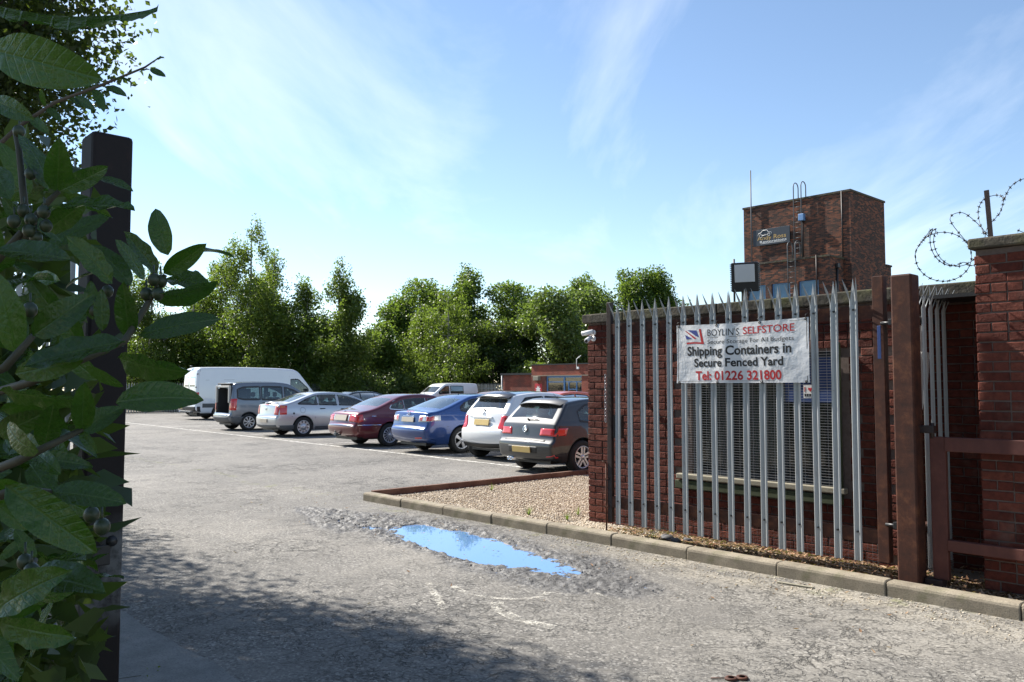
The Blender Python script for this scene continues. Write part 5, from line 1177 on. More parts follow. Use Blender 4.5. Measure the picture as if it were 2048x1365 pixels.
# ---------------------------------------------------------------- far structures
tower = uvthing('brick_tower', -20.30, 44.28, label='square brown brick tower block with ladder, aerial and dark sign', cat='tower')
m = MB(); m.box((-6.64, 0, 0), (0, 4.4, 12.42)); m.build('tower_wall', 'brick_tower', tower)
m = MB(); m.box((-6.69, -.05, 12.42), (.05, 4.45, 12.53)); m.build('parapet_coping', 'coping', tower)
blk = MB(); blk.box((-5.6, -1.7, 0), (-.455, 0, 6.55)); blk.box((-5.6, -1.7, 7.47), (-.455, 0, 8.66)); blk.box((-5.6, -1.5, 6.55), (-.455, 0, 7.47))
for a, b in ((-5.6, -5.42), (-4.27, -3.89), (-2.75, -2.25), (-1.08, -.455)): blk.box((a, -1.7, 6.55), (b, -1.5, 7.47))
blk.build('front_block', 'brick_tower', tower)
m = MB(); m.box((-5.65, -1.76, 8.66), (-.40, -.01, 8.76)); m.build('block_coping', 'coping', tower)
for a, b in ((-5.40, -4.29), (-3.87, -2.77), (-2.23, -1.10)):
    w = empty('window'); w.parent = tower; w.location = (a, -1.6, 6.56)
    m = MB(); m.box((0, .04, 0), (b - a, .08, .90)); m.build('boarding', 'blue_board', w); m = MB(); m.box((0, 0, 0), (.05, .04, .9)); m.box((b - a - .05, 0, 0), (b - a, .04, .9)); m.box((.05, 0, .85), (b - a - .05, .04, .9)); m.build('frame', 'blue_frame', w)
m = MB(); m.box((-3, 4.46, 0), (-.02, 5.2, 8.7)); m.box((-3.05, 4.465, 8.7), (.03, 5.25, 8.8)); m.build('rear_wing', 'brick_tower', tower)
def ladder(u0, u1, y, z0, z1, hoop):
    l = empty('ladder'); l.parent = tower
    for u in (u0, u1):
        m = MB(); m.tube([(u, y, z0), (u, y, z1 - .25)] + [(u, y + .28 - .28 * math.cos(a), z1 - .25 + .28 * math.sin(a)) for a in np.linspace(.3, math.pi, 7)] + [(u, y + .56, hoop)], .03, 6); m.build('rail', 'trim_grey', l)
    for z in np.arange(z0 + .2, hoop, .3): m = MB(); m.tube([(u0, y, z), (u1, y, z)], .016, 5); m.build('rung', 'trim_grey', l)
ladder(-3.27, -2.80, -.16, 8.8, 13.45, 12.5); ladder(-2.78, -2.32, -1.86, 6.3, 9.72, 8.75)
m = MB(); m.tube([(-2.77, -.10, 8.7), (-2.77, -.10, 11.3)], .055, 8); m.build('downpipe', 'rust_dark', tower); m = MB(); m.cbox((-2.95, -.28, 11.15), (-2.62, -.02, 11.55), .03); m.build('hopper', 'blue_frame', tower)
m = MB(); m.tube([(-6.05, -.12, 8.8), (-6.05, -.12, 14.72)], .035, 6); m.box((-6.1, -.12, 12.2), (-6.0, 0.0, 12.26)); m.build('aerial', 'trim_grey', tower)
m = MB(); m.tube([(-.48, -.03, 8.7), (-.48, -.03, 12.5)], .03, 5); m.build('cable', 'black_plastic', tower)
m = MB(); m.tube([(-1.15, -1.76, 6.6), (-1.15, -1.76, 8.8)], .04, 6); m.build('downpipe', 'rust_dark', tower)
m = MB(); m.tube([(-.40, -.9, 5.5), (-.40, -.9, 8.2)], .06, 6); m.cbox((-.44, -1.05, 8.1), (-.28, -.75, 8.35), .02); m.build('downpipe', 'black_plastic', tower)
sg_ = uvthing('tower_sign', -26.25, 44.20, 10.04, label='dark rectangular sign with gold and white lettering high on the brick tower', cat='sign')
m = MB(); m.cbox((0, -.03, 0), (2.38, .03, .97), .008); m.build('panel', 'sign_navy', sg_)
words('Andy Ross', .28, 2.15, .33, .58, lambda x, z: (x, -.034, z), .01, 'lettering', 'gold', sg_)
m = MB(); fit_text(m, 'Restorations', .45, 2.17, .15, .28, lambda x, z: (x, -.034, z), .01); m.build('lettering', 'white_paint', sg_)
m = MB(); m.box((.5, -.034, .10), (2.1, -.032, .12)); m.build('rule', 'white_paint', sg_)
m = MB()
for cx, cz, r in ((.52, .58, .09), (1.05, .62, .08)): m.tube([(cx + r * math.cos(a), -.036, cz + r * math.sin(a)) for a in np.linspace(0, 6.28, 13)], .014, 4, False)
m.tube([(.34, -.036, .60), (.36, -.036, .72), (.55, -.036, .78), (.66, -.036, .90), (.92, -.036, .90), (1.0, -.036, .78), (1.2, -.036, .74), (1.24, -.036, .62)], .018, 4); m.tube([(.62, -.036, .60), (.95, -.036, .62)], .016, 4); m.build('car_drawing', 'white_paint', sg_)
# far brick entrance building
fb = uvthing('brick_office', -37.78, 36.75, label='low red brick office with blue-framed glass entrance across the car park', cat='building')
m = MB(); m.box((0, 0, 0), (1.28, .25, 2.98)); m.box((4.30, 0, 0), (12, .25, 2.98)); m.box((1.28, 0, 2.30), (4.30, .25, 2.98)); m.box((0, .25, 0), (.25, 9, 2.98)); m.box((11.75, .25, 0), (12, 9, 2.98)); m.box((.25, 8.8, 0), (11.75, 9, 2.98)); m.build('wall', 'brick_far', fb)
m = MB(); m.box((-.06, -.06, 2.98), (12.06, 9.06, 3.05)); m.build('roof_edge', 'black_plastic', fb)
m = MB(); m.box((.0, -.05, 2.30), (12, -.002, 2.345)); m.build('lintel_band', 'cream_sill', fb)
m = MB(); m.box((-3.15, .4, 0), (-.002, .65, 2.40)); m.box((-3.15, .65, 0), (-2.9, 8, 2.40)); m.build('wing_wall', 'brick_far', fb)
m = MB(); m.box((-3.3, .28, 2.40), (-.07, 8.1, 2.53)); m.build('wing_fascia', 'black_plastic', fb)
m = MB(); m.tube([(-3.19, .33, 0), (-3.19, .33, 2.4)], .04, 6); m.build('downpipe', 'white_plastic', fb)
en = empty('entrance'); en.parent = fb; en.location = (1.28, .08, 0)
m = MB()
for a, b in (((0, 0, 0), (.08, .1, 2.3)), ((2.94, 0, 0), (3.02, .1, 2.3)), ((.08, 0, 2.2), (2.94, .1, 2.3)), ((1.46, 0, 0), (1.56, .1, 2.2)), ((1.9, .005, 1.45), (2.5, .09, 1.51)), ((1.84, .005, 0), (1.9, .09, 1.9)), ((2.5, .005, 0), (2.56, .09, 1.9)), ((1.56, .005, 1.9), (2.94, .09, 1.96)), ((.08, .005, 1.9), (1.46, .09, 1.96))): m.box(a, b)
m.build('frame', 'blue_frame', en)
for a, b in ((.08, 1.46), (1.56, 2.94)): m = MB(); m.box((a, .045, 0), (b, .055, 2.2)); m.build('pane', 'window_glass', en)
m = MB(); m.box((-.2, .9, 0), (3.2, .95, 2.3)); m.box((.5, .5, .3), (1.3, .52, 1.8)); m.build('lobby', 'curtain', en)
m = MB(); m.cbox((.37, -.25, 2.02), (.83, -.0, 2.29), .02); m.build('alarm_box', 'cream_sill', fb)
m = MB(); m.cbox((.32, -.03, 1.05), (.95, -.004, 1.82), .01); m.build('poster_board', 'sticker_red', fb)
m = MB(); m.add([(.63 + (.26 if k % 2 else .13) * math.cos(k * .3927), -.034, 1.44 + (.3 if k % 2 else .15) * math.sin(k * .3927)) for k in range(16)], [tuple(range(16))]); m.build('poster_burst', 'white_paint', fb)
m = MB(); m.tube([(3.95, -.05, 2.7), (3.95, -.05, 3.3), (4.3, -.05, 3.5)], .025, 6); m.cbox((4.0, -.1, 2.68), (4.15, -.02, 2.82), .02); m.build('bracket_light', 'white_plastic', fb)
lp = empty('lamp_post', P(-34.9, 40.2), TH, 'plain grey metal pole rising behind the office roof', 'pole'); m = MB(); m.tube([(0, 0, 0), (0, 0, 5.05)], [.11, .085], 10); m.lathe([(.12, 5.05), (.12, 5.12), (0, 5.14)], 10, 'Z'); m.build('pole', 'galv_far', lp)
# palisade fences around the yard
def far_fence(u, v, rz, L, label, h=1.85):
    f = uvthing('palisade_fence', u, v, 0, rz, label=label, cat='fence', group='far palisade fence runs')
    mm = MB(); mm.prism([(-.034, 0), (.034, 0), (.034, h - .12), (0, h), (-.034, h - .12)], -.008, .008); me = bpy.data.meshes.new('pale'); me.from_pydata(mm.v, [], mm.f); me.materials.append(M['galv_far'])
    for k in range(int(L / .155)):
        o = bpy.data.objects.new('pale', me); COL.objects.link(o); o.parent = f; o.location = (k * .155 + .08, rnd.uniform(-.004, .004), .03)
    for z in (.35, 1.5): m = MB(); m.box((0, .010, z), (L, .05, z + .06)); m.build('rail', 'galv_far', f)
    for k in range(int(L / 2.75) + 1): m = MB(); m.box((k * 2.75 - .05, .05, 0), (k * 2.75 + .05, .12, 1.8)); m.build('post', 'galv_far', f)
far_fence(-53.0, 10.0, R(90), 29.0, 'grey palisade fence along the left side of the car park under the birches')
far_fence(-53.0, 38.9, 0, 12.2, 'grey palisade fence between the fence corner and the brick office')
# ---------------------------------------------------------------- trees
def leaf_cloud(centres, per, spread, size, seed, droop=0.0, aspect=.6):
    """leaf-sized bent quads round clump centres (n, 3); returns verts, quads"""
    r = np.random.RandomState(seed); C = np.repeat(np.asarray(centres), per, axis=0); n = len(C)
    off = np.clip(r.normal(0, 1, (n, 3)), -1.6, 1.6) * np.asarray(spread)
    if droop: off[:, 2] -= np.abs(r.normal(0, droop, n))
    C = C + off
    d = r.normal(0, 1, (n, 3)); d[:, 2] = d[:, 2] * .7 - .35 - droop; d /= np.linalg.norm(d, axis=1)[:, None]
    e = r.normal(0, 1, (n, 3)); e -= d * (d * e).sum(1)[:, None]; e /= np.linalg.norm(e, axis=1)[:, None]
    s = size * (.6 + .8 * r.rand(n))[:, None]
    nn = np.cross(d, e)
    V = np.stack([C - d * s * .5, C + e * s * aspect * .5 + nn * s * .10, C + d * s * .5, C - e * s * aspect * .5 + nn * s * .10], 1).reshape(-1, 3)
    F = np.arange(4 * n).reshape(-1, 4); return V, F
def shell_points(lobes, n, r, inner=.35):
    """clump centres spread through ellipsoid lobes, denser towards the outside"""
    w = np.array([l[3] * l[4] * l[5] for l in lobes]) ** .67; w /= w.sum(); out = []
    for _ in range(n):
        l = lobes[r.choice(len(lobes), p=w)]; d = r.normal(0, 1, 3); d /= np.linalg.norm(d); q = inner + (1 - inner) * r.rand() ** .5
        out.append((l[0] + d[0] * l[3] * q, l[1] + d[1] * l[4] * q, l[2] + d[2] * l[5] * q))
    return np.array(out)
def trunk_mesh(h, r0, lobes, rr, lean=0.0, nb=10):
    m = MB(); pts = []; x = y = 0.0
    for k in range(9):
        t = k / 8; pts.append((x + lean * t * t * h, y, t * h)); x += rr.uniform(-.05, .05) * h * .1; y += rr.uniform(-.05, .05) * h * .1
    m.tube(pts, [r0 * (1 - .88 * k / 8) for k in range(9)], 8)
    for b in range(nb):
        l = lobes[b % len(lobes)]; k = rr.randrange(2, 7); s = Vector(pts[k])
        e = Vector((l[0] + rr.uniform(-.6, .6) * l[3], l[1] + rr.uniform(-.6, .6) * l[4], l[2] + rr.uniform(-.3, .6) * l[5]))
        mid = (s + e) / 2 + Vector((0, 0, .12 * (e - s).length)); rb = r0 * (1 - .88 * k / 8) * .5
        m.tube([s, s.lerp(mid, .6), mid.lerp(e, .3), e], [rb, rb * .75, rb * .5, rb * .15], 6)
    return m
def broad_lobes(h, w, rr, n=9, base=.3):
    L = []
    for k in range(n):
        t = (k + .5) / n; z = h * (base + (1 - base - .08) * t); a = rr.uniform(0, 6.28) + k * 2.4
        prof = (1 - abs((t - .45) / .60) ** 2.2) ** .5; rad = w * .33 * prof
        L.append((rad * math.cos(a), rad * math.sin(a), z, w * .21 * (.7 + .7 * rr.random()), w * .21 * (.7 + .7 * rr.random()), h * .10 * (.8 + .7 * rr.random())))
    return L
def birch_lobes(h, w, rr, n=15, base=.2):
    L = []
    for k in range(n):
        t = (k + .5) / n; z = h * (base + (.99 - base) * t); a = rr.uniform(0, 6.28); prof = (1 - t ** 1.8) ** .8 * (.72 + .7 * min(t, .4)) + .04
        rad = w * .30 * prof; sz = w * .30 * prof * rr.uniform(.7, 1.25) + .1; L.append((rad * math.cos(a), rad * math.sin(a), z, sz, sz, h * .075))
    return L
def tree(name, label, x, y, h, w, kind, mat, seed, clumps=330, per=42, size=.17, bark='bark', base=.25, group='trees beyond the palisade fence', lobes=None, lean=0.0):
    rr = random.Random(seed); r = np.random.RandomState(seed)
    t = empty(name, (x, y, 0), rr.uniform(0, 6.28) if lobes is None else 0, label, 'tree', group)
    if lobes is None: lobes = birch_lobes(h, w, rr, base=base) if kind == 'birch' else broad_lobes(h, w, rr, base=base, n=14)
    trunk_mesh(h * (.97 if kind == 'birch' else .8), .012 * h + .05, lobes, rr, lean, 12).build('trunk', bark, t)
    C = shell_points(lobes, clumps, r)
    V, F = leaf_cloud(C, per, (.34, .34, .30) if kind != 'birch' else (.20, .20, .34), size, seed, .25 if kind == 'birch' else 0.0, .62 if kind != 'birch' else .55)
    link('crown', np_mesh('crown', V, F), mat, t); return t
def at_px(px, dist): return ((px - 1024) / FPX * dist, dist)
def hz(py, dist): return CAM_H + (775 - py) / FPX * dist
BT = [ # px, distance, top py, width m, kind, material, label
 (300, 60, 520, 6.7, 'birch', 'leaf_birch', 'birch with pale trunk just right of the dark left gate post'),
 (385, 63, 545, 7.2, 'birch', 'leaf_birch', 'bushy birch above the rear of the tall white van'),
 (440, 66, 520, 6.7, 'birch', 'leaf_oak', 'darker birch standing just left of the tallest birch'),
 (497, 61, 446, 7.5, 'birch', 'leaf_yellow', 'tallest birch with feathery yellow-green top, above the white van'),
 (545, 64, 500, 7.2, 'birch', 'leaf_birch', 'birch close on the right of the tallest birch'),
 (615, 62, 562, 6.7, 'birch', 'leaf_birch', 'medium birch with thin top above the grey estate car bonnet'),
 (680, 60, 530, 5.0, 'birch', 'leaf_birch', 'loose pale birch at the right end of the birch row'),
 (745, 66, 655, 4.0, 'oak', 'leaf_oak', 'short tree filling the dip in the skyline, right of the birches'),
 (818, 75, 592, 6.0, 'oak', 'leaf_oak', 'dark rounded tree at the right of the skyline dip'),
 (865, 78, 556, 8.0, 'oak', 'leaf_oak', 'broad oak with dense dark crown above the small white van'),
 (895, 66, 580, 9.6, 'birch', 'leaf_yellow', 'light yellow-green tree drooping in front of the dark oaks'),
 (945, 74, 540, 4.4, 'oak', 'leaf_oak', 'oak with a spiky top rising between rounded crowns'),
 (1035, 74, 560, 6.8, 'oak', 'leaf_oak', 'wide oak behind the low wing of the brick office'),
 (985, 68, 640, 6.2, 'oak', 'leaf_dark', 'very dark tree low behind the end of the palisade fence'),
 (1105, 66, 585, 6.6, 'oak', 'leaf_bush', 'pale grey-green rounded tree behind the office pole'),
 (1160, 72, 572, 6.6, 'oak', 'leaf_bush', 'pale grey-green tree half hidden by the brick building corner'),
 (1185, 82, 553, 5.0, 'oak', 'leaf_oak', 'dark oak top left of the two tallest tops over the building'),
 (1250, 80, 535, 4.8, 'oak', 'leaf_oak', 'tall dark oak top over the left end of the brick building'),
 (1300, 80, 538, 4.8, 'oak', 'leaf_oak', 'tall dark oak top second over the brick building, right of the first'),
 (1345, 82, 572, 3.8, 'oak', 'leaf_oak', 'small dark tree top furthest right over the brick building'),
]
for i, (px, dist, top, w, kind, mat, lab) in enumerate(BT):
    x, y = at_px(px, dist); h = hz(top, dist)
    tree('birch_tree' if kind == 'birch' else 'broadleaf_tree', lab, x, y, h, w, kind, mat, 40 + i, 520 if kind == 'birch' else 560, 40, .19 if kind == 'birch' else .24, 'bark_birch' if kind == 'birch' else 'bark', .12 if kind == 'birch' else .16)
# dense dark wood behind, one mass
def wood(name, label, pts, mat, per, size, seed):
    V, F = leaf_cloud(pts, per, (.5, .5, .45), size, seed); o = link(name, np_mesh(name, V, F), mat); return tag(o, label, 'wood', kind='stuff')
r = np.random.RandomState(5); pts = []
for _ in range(2300):
    px = r.uniform(180, 1400); d = r.uniform(72, 86); x, y = at_px(px, d)
    pts.append((x, y, r.uniform(.3, hz(690 if px < 800 else 640, d)) ))
wood('woodland_undergrowth', 'dark tangle of understorey foliage behind the yard fence', np.array(pts), 'leaf_dark', 16, .34, 5)
# lower left trees between the birches and the left edge
r = np.random.RandomState(6); pts = []
for _ in range(1800):
    px = r.uniform(210, 715); d = r.uniform(59, 64); x, y = at_px(px, d); pts.append((x, y, r.uniform(.2, 7.2) * r.rand() ** .4))
wood('birch_undergrowth', 'mid green scrub growing under the row of birches', np.array(pts), 'leaf_oak', 26, .20, 7)
# sunlit bushes along the back fence
for i, (px, d, h, w, lab) in enumerate([(735, 62.5, 3.1, 4.4, 'pale sunlit bush behind the fence, above the maroon car'), (790, 64.5, 3.0, 4.2, 'pale sunlit bush second from the birches along the fence'), (845, 64, 3.3, 4.4, 'pale leafy bush behind the roof of the small white van'), (690, 60.5, 2.5, 3.0, 'low yellow-green bush at the end of the birch row')]):
    x, y = at_px(px, d); b = empty('bush', (x, y, 0), 0, lab, 'bush', 'bushes behind the far fence'); rr = random.Random(80 + i)
    lb = [(rr.uniform(-.3, .3) * w, rr.uniform(-.3, .3) * w, h * rr.uniform(.3, .7), w * .25, w * .25, h * .3) for _ in range(6)]
    trunk_mesh(h * .6, .05, lb, rr, 0, 6).build('stems', 'bark', b); V, F = leaf_cloud(shell_points(lb, 190, np.random.RandomState(90 + i)), 26, (.26, .26, .24), .19, 95 + i); link('foliage', np_mesh('foliage', V, F), 'leaf_bush', b)

# ---------------------------------------------------------------- trees overhanging the road on the left
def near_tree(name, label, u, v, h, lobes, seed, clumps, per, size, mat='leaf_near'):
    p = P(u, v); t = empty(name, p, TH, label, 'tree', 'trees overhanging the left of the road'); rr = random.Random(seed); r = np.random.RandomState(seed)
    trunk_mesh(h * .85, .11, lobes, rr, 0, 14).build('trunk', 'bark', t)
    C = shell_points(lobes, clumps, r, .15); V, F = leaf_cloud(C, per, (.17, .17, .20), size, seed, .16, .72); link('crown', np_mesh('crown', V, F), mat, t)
near_tree('birch_tree', 'birch overhanging the road, its hanging leaves filling the upper left', -10.2, .2, 8.5, [(0, .6, 5.2, 1.9, 1.75, 1.5), (-.6, .9, 6.6, 1.7, 1.7, 1.3), (.8, .3, 3.9, 1.5, 1.35, 1.0), (.2, 1.35, 4.6, 1.3, 1.05, .95), (-1.4, 1.0, 4.6, 1.4, 1.6, 1.3), (0, -.5, 3.0, 1.8, 1.5, 1.1), (.9, 1.2, 5.4, .8, .9, .8), (1.5, 1.75, 5.2, .75, .5, .8), (1.1, 1.5, 4.4, .8, .5, .8), (.3, 1.75, 5.3, .9, .55, .8), (.6, 1.4, 3.6, .8, .45, .7), (1.7, 2.05, 5.3, .6, .5, .7), (1.3, 1.9, 4.7, .5, .45, .6)], 7, 1250, 46, .062)
near_tree('birch_tree', 'second birch behind the first, further along the left verge', -14.6, -.1, 9.0, [(0, .6, 5.0, 2.2, 2.0, 2.0), (.5, .8, 3.0, 2.0, 1.6, 1.3), (-.6, .4, 7.0, 1.8, 1.6, 1.4), (1.0, .2, 6.2, 1.6, 1.6, 1.2), (0, 0, 1.6, 2.0, 1.4, 1.0), (.6, 2.1, 3.6, 1.2, .7, 1.5), (.9, 2.2, 2.0, 1.2, .6, 1.2), (.4, 1.9, 5.0, 1.2, .7, 1.2)], 8, 700, 40, .075)
near_tree('broadleaf_tree', 'shrubby tree low on the left verge behind the gate post', -8.6, .2, 3.6, [(0, .6, 1.6, 1.5, .9, 1.2), (-1.2, .9, 1.5, 1.5, .9, 1.1), (.9, .2, 1.3, 1.5, .9, 1.0), (.2, .9, 2.6, 1.1, .8, .8)], 9, 520, 40, .075)
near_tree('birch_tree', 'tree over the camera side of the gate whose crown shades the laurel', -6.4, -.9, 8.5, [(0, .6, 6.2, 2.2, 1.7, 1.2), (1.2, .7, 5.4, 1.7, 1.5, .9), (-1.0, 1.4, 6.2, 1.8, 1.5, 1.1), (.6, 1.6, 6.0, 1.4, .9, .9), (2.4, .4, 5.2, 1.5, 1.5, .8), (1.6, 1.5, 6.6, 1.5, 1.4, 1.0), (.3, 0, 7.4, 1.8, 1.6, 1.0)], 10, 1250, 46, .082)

# ---------------------------------------------------------------- cherry laurel close to the camera
def laurel_leaf_mesh(seed, wid=.40):
    """unit-length leaf along +x, folded at the midrib, tip bent; width along y, face +z"""
    r = random.Random(seed); m = MB(); n = 12; bend = r.uniform(.05, .42); fold = r.uniform(.05, .45); tw = r.uniform(-.6, .6); wav = r.uniform(.005, .035)
    V = []
    for i in range(n + 1):
        t = i / n; hw = wid * .5 * (math.sin(math.pi * min(1, t * .94 + .03) ** .92) ** .72) if 0 < i < n else .004
        zc = -bend * t * t + bend * .35 * t
        for k in (-1, -.5, 0, .5, 1):
            y = hw * k; z = zc + fold * abs(y) - .10 * y * y / max(wid, .1) + wav * math.sin(t * 19 + k * 2) * abs(k)
            a = tw * t; V.append((t, y * math.cos(a) - z * math.sin(a) * .3, z + y * math.sin(a)))
    F = [(i * 5 + j, (i + 1) * 5 + j, (i + 1) * 5 + j + 1, i * 5 + j + 1) for i in range(n) for j in range(4)]
    me = bpy.data.meshes.new('leaf'); me.from_pydata(V, [], F); me.polygons.foreach_set('use_smooth', [True] * len(F)); me.materials.append(M['laurel']); return me
LEAVES = [laurel_leaf_mesh(s, random.Random(s).uniform(.33, .46)) for s in range(16)]
laurel = empty('laurel_bush', unproj(-60, 1500, 1.6) * 1.0, 0, 'cherry laurel with large glossy leaves and green berries, close at the left', 'bush'); laurel.location.z = 0; LL = laurel.location.copy()
CAMP = Vector((0, 0, CAM_H))
def put_leaf(a, b, face, k, parent=None):
    """leaf from base point a to tip b, upper face turned towards vector face"""
    x = (b - a); L = x.length; x = x.normalized(); z = (face - x * face.dot(x)).normalized(); y = z.cross(x)
    o = bpy.data.objects.new('leaf', LEAVES[k % len(LEAVES)]); COL.objects.link(o); o.parent = laurel
    o.matrix_local = Matrix.Translation(a - LL) @ Matrix((x, y, z)).transposed().to_4x4() @ Matrix.Scale(L, 4); return o
NL = [ # base px, tip px, visible width px, distance
 (336, 511, 304, 414, 40, 1.35), (328, 548, 410, 490, 45, 1.35), (385, 508, 468, 497, 12, 1.45), (316, 550, 256, 463, 30, 1.4), (290, 560, 238, 478, 25, 1.45), (334, 560, 412, 560, 16, 1.4), (300, 593, 430, 588, 27, 1.35),
 (279, 671, 432, 628, 44, 1.25), (258, 675, 246, 568, 46, 1.25), (225, 568, 144, 470, 38, 1.3), (262, 572, 188, 480, 42, 1.35), (119, 383, 217, 335, 46, 1.35), (190, 357, 266, 373, 12, 1.4), (96, 418, 264, 402, 14, 1.3), (92, 462, 170, 405, 46, 1.4),
 (98, 380, 58, 262, 40, 1.4), (115, 383, 118, 295, 38, 1.4), (-10, 502, 137, 511, 36, 1.2), (66, 672, 180, 592, 62, 1.05), (250, 684, 40, 722, 52, 1.05), (30, 748, 158, 722, 56, 1.05), (238, 716, 362, 755, 42, 1.25), (232, 806, 400, 785, 60, 1.10), (172, 733, 243, 778, 26, 1.3),
 (205, 662, 202, 578, 44, 1.3), (186, 640, 180, 562, 40, 1.45), (30, 705, 0, 545, 56, 1.1), (48, 690, 12, 600, 50, 1.15), (99, 985, 247, 995, 48, 1.0), (10, 972, 192, 1106, 98, .85), (100, 986, 198, 1035, 46, 1.1), (77, 905, -12, 858, 28, 1.0), (73, 908, 109, 938, 24, 1.1),
 (160, 862, 193, 908, 34, 1.1), (150, 866, 246, 812, 44, 1.15), (165, 862, 168, 772, 56, 1.1), (88, 895, 105, 818, 34, 1.1), (-8, 1222, 108, 1142, 46, 1.0), (40, 1165, 189, 1150, 36, 1.05), (30, 1202, 149, 1185, 24, 1.1), (-6, 1243, 142, 1283, 44, .95), (68, 1124, 34, 1056, 26, 1.1),
 (-14, 100, 172, 150, 80, .95), (-30, 4, 312, 76, 16, .75), (-12, 200, 56, 234, 38, 1.1), (0, 820, 130, 800, 44, 1.2), (0, 780, 178, 812, 40, 1.1), (-5, 870, 70, 835, 44, 1.2), (20, 400, -20, 320, 40, 1.3), (60, 470, 5, 395, 40, 1.35), (-10, 1010, 60, 1060, 40, 1.2), (0, 1120, 50, 1075, 36, 1.2), (-10, 1300, 30, 1262, 34, 1.1), (120, 640, 60, 560, 44, 1.5), (160, 690, 110, 610, 46, 1.45), (195, 760, 120, 700, 44, 1.5), (140, 800, 215, 850, 40, 1.4), (60, 930, 110, 1000, 40, 1.3), (0, 640, 70, 590, 44, 1.4), (90, 840, 20, 790, 42, 1.4)]
for k, (ax, ay, bx_, by, w, d) in enumerate(NL):
    rr = random.Random(300 + k); a = unproj(ax, ay, d); b = unproj(bx_, by, d * (1 + rr.uniform(-.05, .03)))
    lenpx = math.hypot(ax - bx_, ay - by); ratio = min(1, w / (.40 * lenpx)); ang = math.acos(ratio) * rr.choice((-1, 1))
    x = (b - a).normalized(); view = (CAMP - (a + b) / 2).normalized(); z = (view - x * view.dot(x)).normalized(); y = z.cross(x)
    if z.z < 0 and ang > 0 and y.z < 0: ang = -ang
    put_leaf(a, b, z * math.cos(ang) + y * math.sin(ang), k)
# further leaves deeper in the bush
for k in range(210):
    rr = random.Random(900 + k); px = -120 + 270 * rr.random() ** 1.15; py = rr.uniform(330, 1420); d = rr.uniform(1.35, 2.4)
    if px > 40 and d < 1.5 and py < 900: d += .5
    if px > 135: continue
    a = unproj(px, py, d); dr = Vector((rr.uniform(-.6, 1), rr.uniform(-.8, .5), rr.uniform(-.5, .8))).normalized(); L = rr.uniform(.09, .15)
    put_leaf(a, a + dr * L, Vector((rr.uniform(-.6, .6), rr.uniform(-.8, .3), rr.uniform(.2, 1))), k)
def stem(pts, r0, r1=None):
    m = MB(); pp = [unproj(a, b, c) - LL for a, b, c in pts]; n = len(pp); m.tube(pp, [r0 + ((r1 or r0 * .6) - r0) * i / (n - 1) for i in range(n)], 7); return m.build('stem', 'stem', laurel)
for s_ in ([(-60, 960, 1.2), (40, 920, 1.05), (90, 895, 1.05), (163, 860, 1.1)], [(-60, 800, 1.3), (60, 765, 1.2), (180, 712, 1.15), (250, 682, 1.2), (300, 600, 1.35), (330, 550, 1.35)], [(-40, 560, 1.35), (40, 470, 1.35), (100, 400, 1.38), (118, 383, 1.38)], [(55, 480, 1.35), (48, 400, 1.38), (38, 300, 1.4), (30, 262, 1.42)], [(-50, 1010, 1.0), (30, 980, .95), (100, 985, 1.0)], [(-60, 1260, 1.1), (0, 1215, 1.05), (45, 1165, 1.05), (70, 1120, 1.1)], [(-50, 760, 1.05), (10, 735, 1.05), (66, 672, 1.05)], [(-90, 1500, 1.5), (-60, 1260, 1.1), (-60, 960, 1.2), (-60, 800, 1.3), (-40, 560, 1.35)]): stem(s_, .007, .004)
for px, py, d in [(47, 422, 1.33), (28, 443, 1.3), (62, 440, 1.32), (88, 424, 1.3), (92, 452, 1.32), (58, 462, 1.31), (72, 475, 1.32), (38, 263, 1.4), (62, 348, 1.38), (308, 560, 1.33), (322, 563, 1.34), (293, 588, 1.34), (316, 588, 1.33), (190, 622, 1.44), (327, 667, 1.3), (183, 1030, 1.05), (204, 1054, 1.02), (50, 1124, 1.08), (63, 1142, 1.07), (60, 620, 1.15), (215, 583, 1.4)]:
    m = MB(); m.sphere((0, 0, 0), .0098, 10, 8, (1, 1, 1.12)); m.tube([(0, 0, .009), (-.004, .006, .024)], .0016, 5); o = m.build('berry', 'berry', laurel); o.location = unproj(px, py, d) - LL
# darker laurel further back on the verge
lh = empty('laurel_hedge', P(-3.9, -.05), 0, 'shaded laurel hedge behind the nearest leaves, left of the dark post', 'hedge'); HL = lh.location.copy(); r = np.random.RandomState(21); pts = []
while len(pts) < 300:
    px, py, d = r.uniform(-260, 128), r.uniform(350, 1420), r.uniform(1.9, 2.75)
    if py < 640 and r.rand() < .35: continue
    if r.rand() < .10: continue
    pts.append(tuple(unproj(px, py, d) - HL))
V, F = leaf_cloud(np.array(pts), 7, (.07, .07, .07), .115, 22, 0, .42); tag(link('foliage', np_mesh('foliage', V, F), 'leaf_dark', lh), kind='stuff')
m = MB(); rr = random.Random(3)
for k in range(9): a = Vector((rr.uniform(-.9, .5), rr.uniform(-.5, .5), 0)); m.tube([a, a + Vector((rr.uniform(-.1, .1), rr.uniform(-.1, .1), .9)), a + Vector((rr.uniform(-.3, .3), rr.uniform(-.3, .3), 2.0))], [.018, .013, .005], 6)
m.build('stems', 'bark', lh)
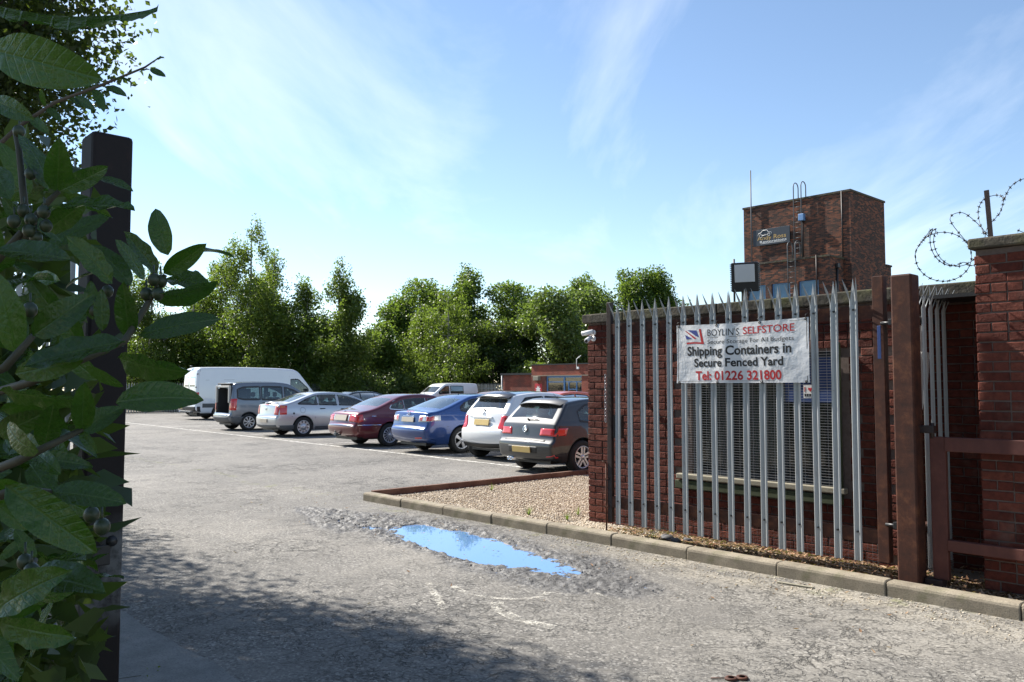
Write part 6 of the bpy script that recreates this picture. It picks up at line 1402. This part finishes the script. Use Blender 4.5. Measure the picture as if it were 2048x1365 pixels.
# a few leaves drifting on the puddle handled with the scattered leaves above
# slender twig with narrow leaves reaching over the post
tw = empty('shrub_twig', unproj(0, 290, 1.7), 0, 'slender twig with narrow leaves reaching up right in front of the sky', 'twig'); TL = tw.location.copy()
m = MB(); m.tube([unproj(a, b, 1.7) - TL for a, b in ((-60, 340), (0, 288), (35, 255), (110, 205), (200, 172), (290, 135), (322, 113))], [.005, .0045, .004, .0035, .003, .002, .001], 6); m.build('stem', 'bark', tw)
for k, (ax, ay, bx_, by) in enumerate([(188, 180, 208, 215), (210, 174, 252, 190), (232, 160, 262, 157), (278, 145, 297, 137), (300, 138, 329, 151), (308, 126, 324, 111), (193, 172, 200, 141), (150, 193, 187, 217), (140, 196, 160, 212), (95, 215, 120, 240), (90, 212, 80, 180), (60, 236, 95, 262)]):
    a, b = unproj(ax, ay, 1.7), unproj(bx_, by, 1.68); x = (b - a).normalized(); rr = random.Random(k); f = Vector((rr.uniform(-.3, .3), -.7, rr.uniform(.2, .8))); z = (f - x * f.dot(x)).normalized(); y = z.cross(x)
    o = bpy.data.objects.new('leaf', LEAVES[k % 16]); COL.objects.link(o); o.parent = tw; L = (b - a).length; o.matrix_local = Matrix.Translation(a - TL) @ Matrix((x, y, z)).transposed().to_4x4() @ Matrix.Diagonal((L, L * .85, L, 1))
# weeds and twigs at the foot of the post
for k, (u, v, lab) in enumerate([(-4.55, 1.35, 'thin weed stalk leaning over the concrete beside the left post'), (-5.1, 6.66, 'small dry weed at the back of the kerb near the gate end')]):
    w = empty('weed', P(u, v), 0, lab, 'weed', 'weeds by the gate'); m = MB(); rr = random.Random(k)
    for j in range(6 if k else 2): m.tube([(0, 0, 0), (rr.uniform(-.1, .1), rr.uniform(-.1, .1), .12), (rr.uniform(-.3, .4) * (1 if k == 0 else .3), rr.uniform(-.2, .2) * .5, .22 if k else .16)], .002, 4)
    m.build('stalks', 'stem', w); V, F = leaf_cloud(np.array([(rr.uniform(-.2, .3) * (1 if k == 0 else .3), rr.uniform(-.1, .1), .13) for _ in range(5)]), 4, (.02, .02, .02), .02, 3); link('leaves', np_mesh('leaves', V, F), 'leaf_yellow', w)
# weed tufts on the gravel
for k, (u, v) in enumerate([(-9.4, 8.3), (-7.3, 7.05), (-6.72, 7.12), (-6.9, 7.5)]):
    w = empty('grass_tuft', P(u, v, .04), 0, ['small green tuft on the gravel near the brick edging', 'yellowing tuft on the gravel left of the building corner', 'yellowing tuft at the foot of the building corner', 'tiny tuft on the gravel behind the building corner tufts'][k], 'weed', 'tufts on the gravel'); m = MB(); rr = random.Random(k + 50)
    for j in range(26): a = rr.uniform(0, 6.28); q = rr.uniform(.02, .10); m.add([(.004 * math.cos(a + 1.57), .004 * math.sin(a + 1.57), 0), (-.004 * math.cos(a + 1.57), -.004 * math.sin(a + 1.57), 0), (q * math.cos(a), q * math.sin(a), rr.uniform(.05, .14))], [(0, 1, 2)])
    m.build('blades', 'leaf_yellow', w, fix=False)
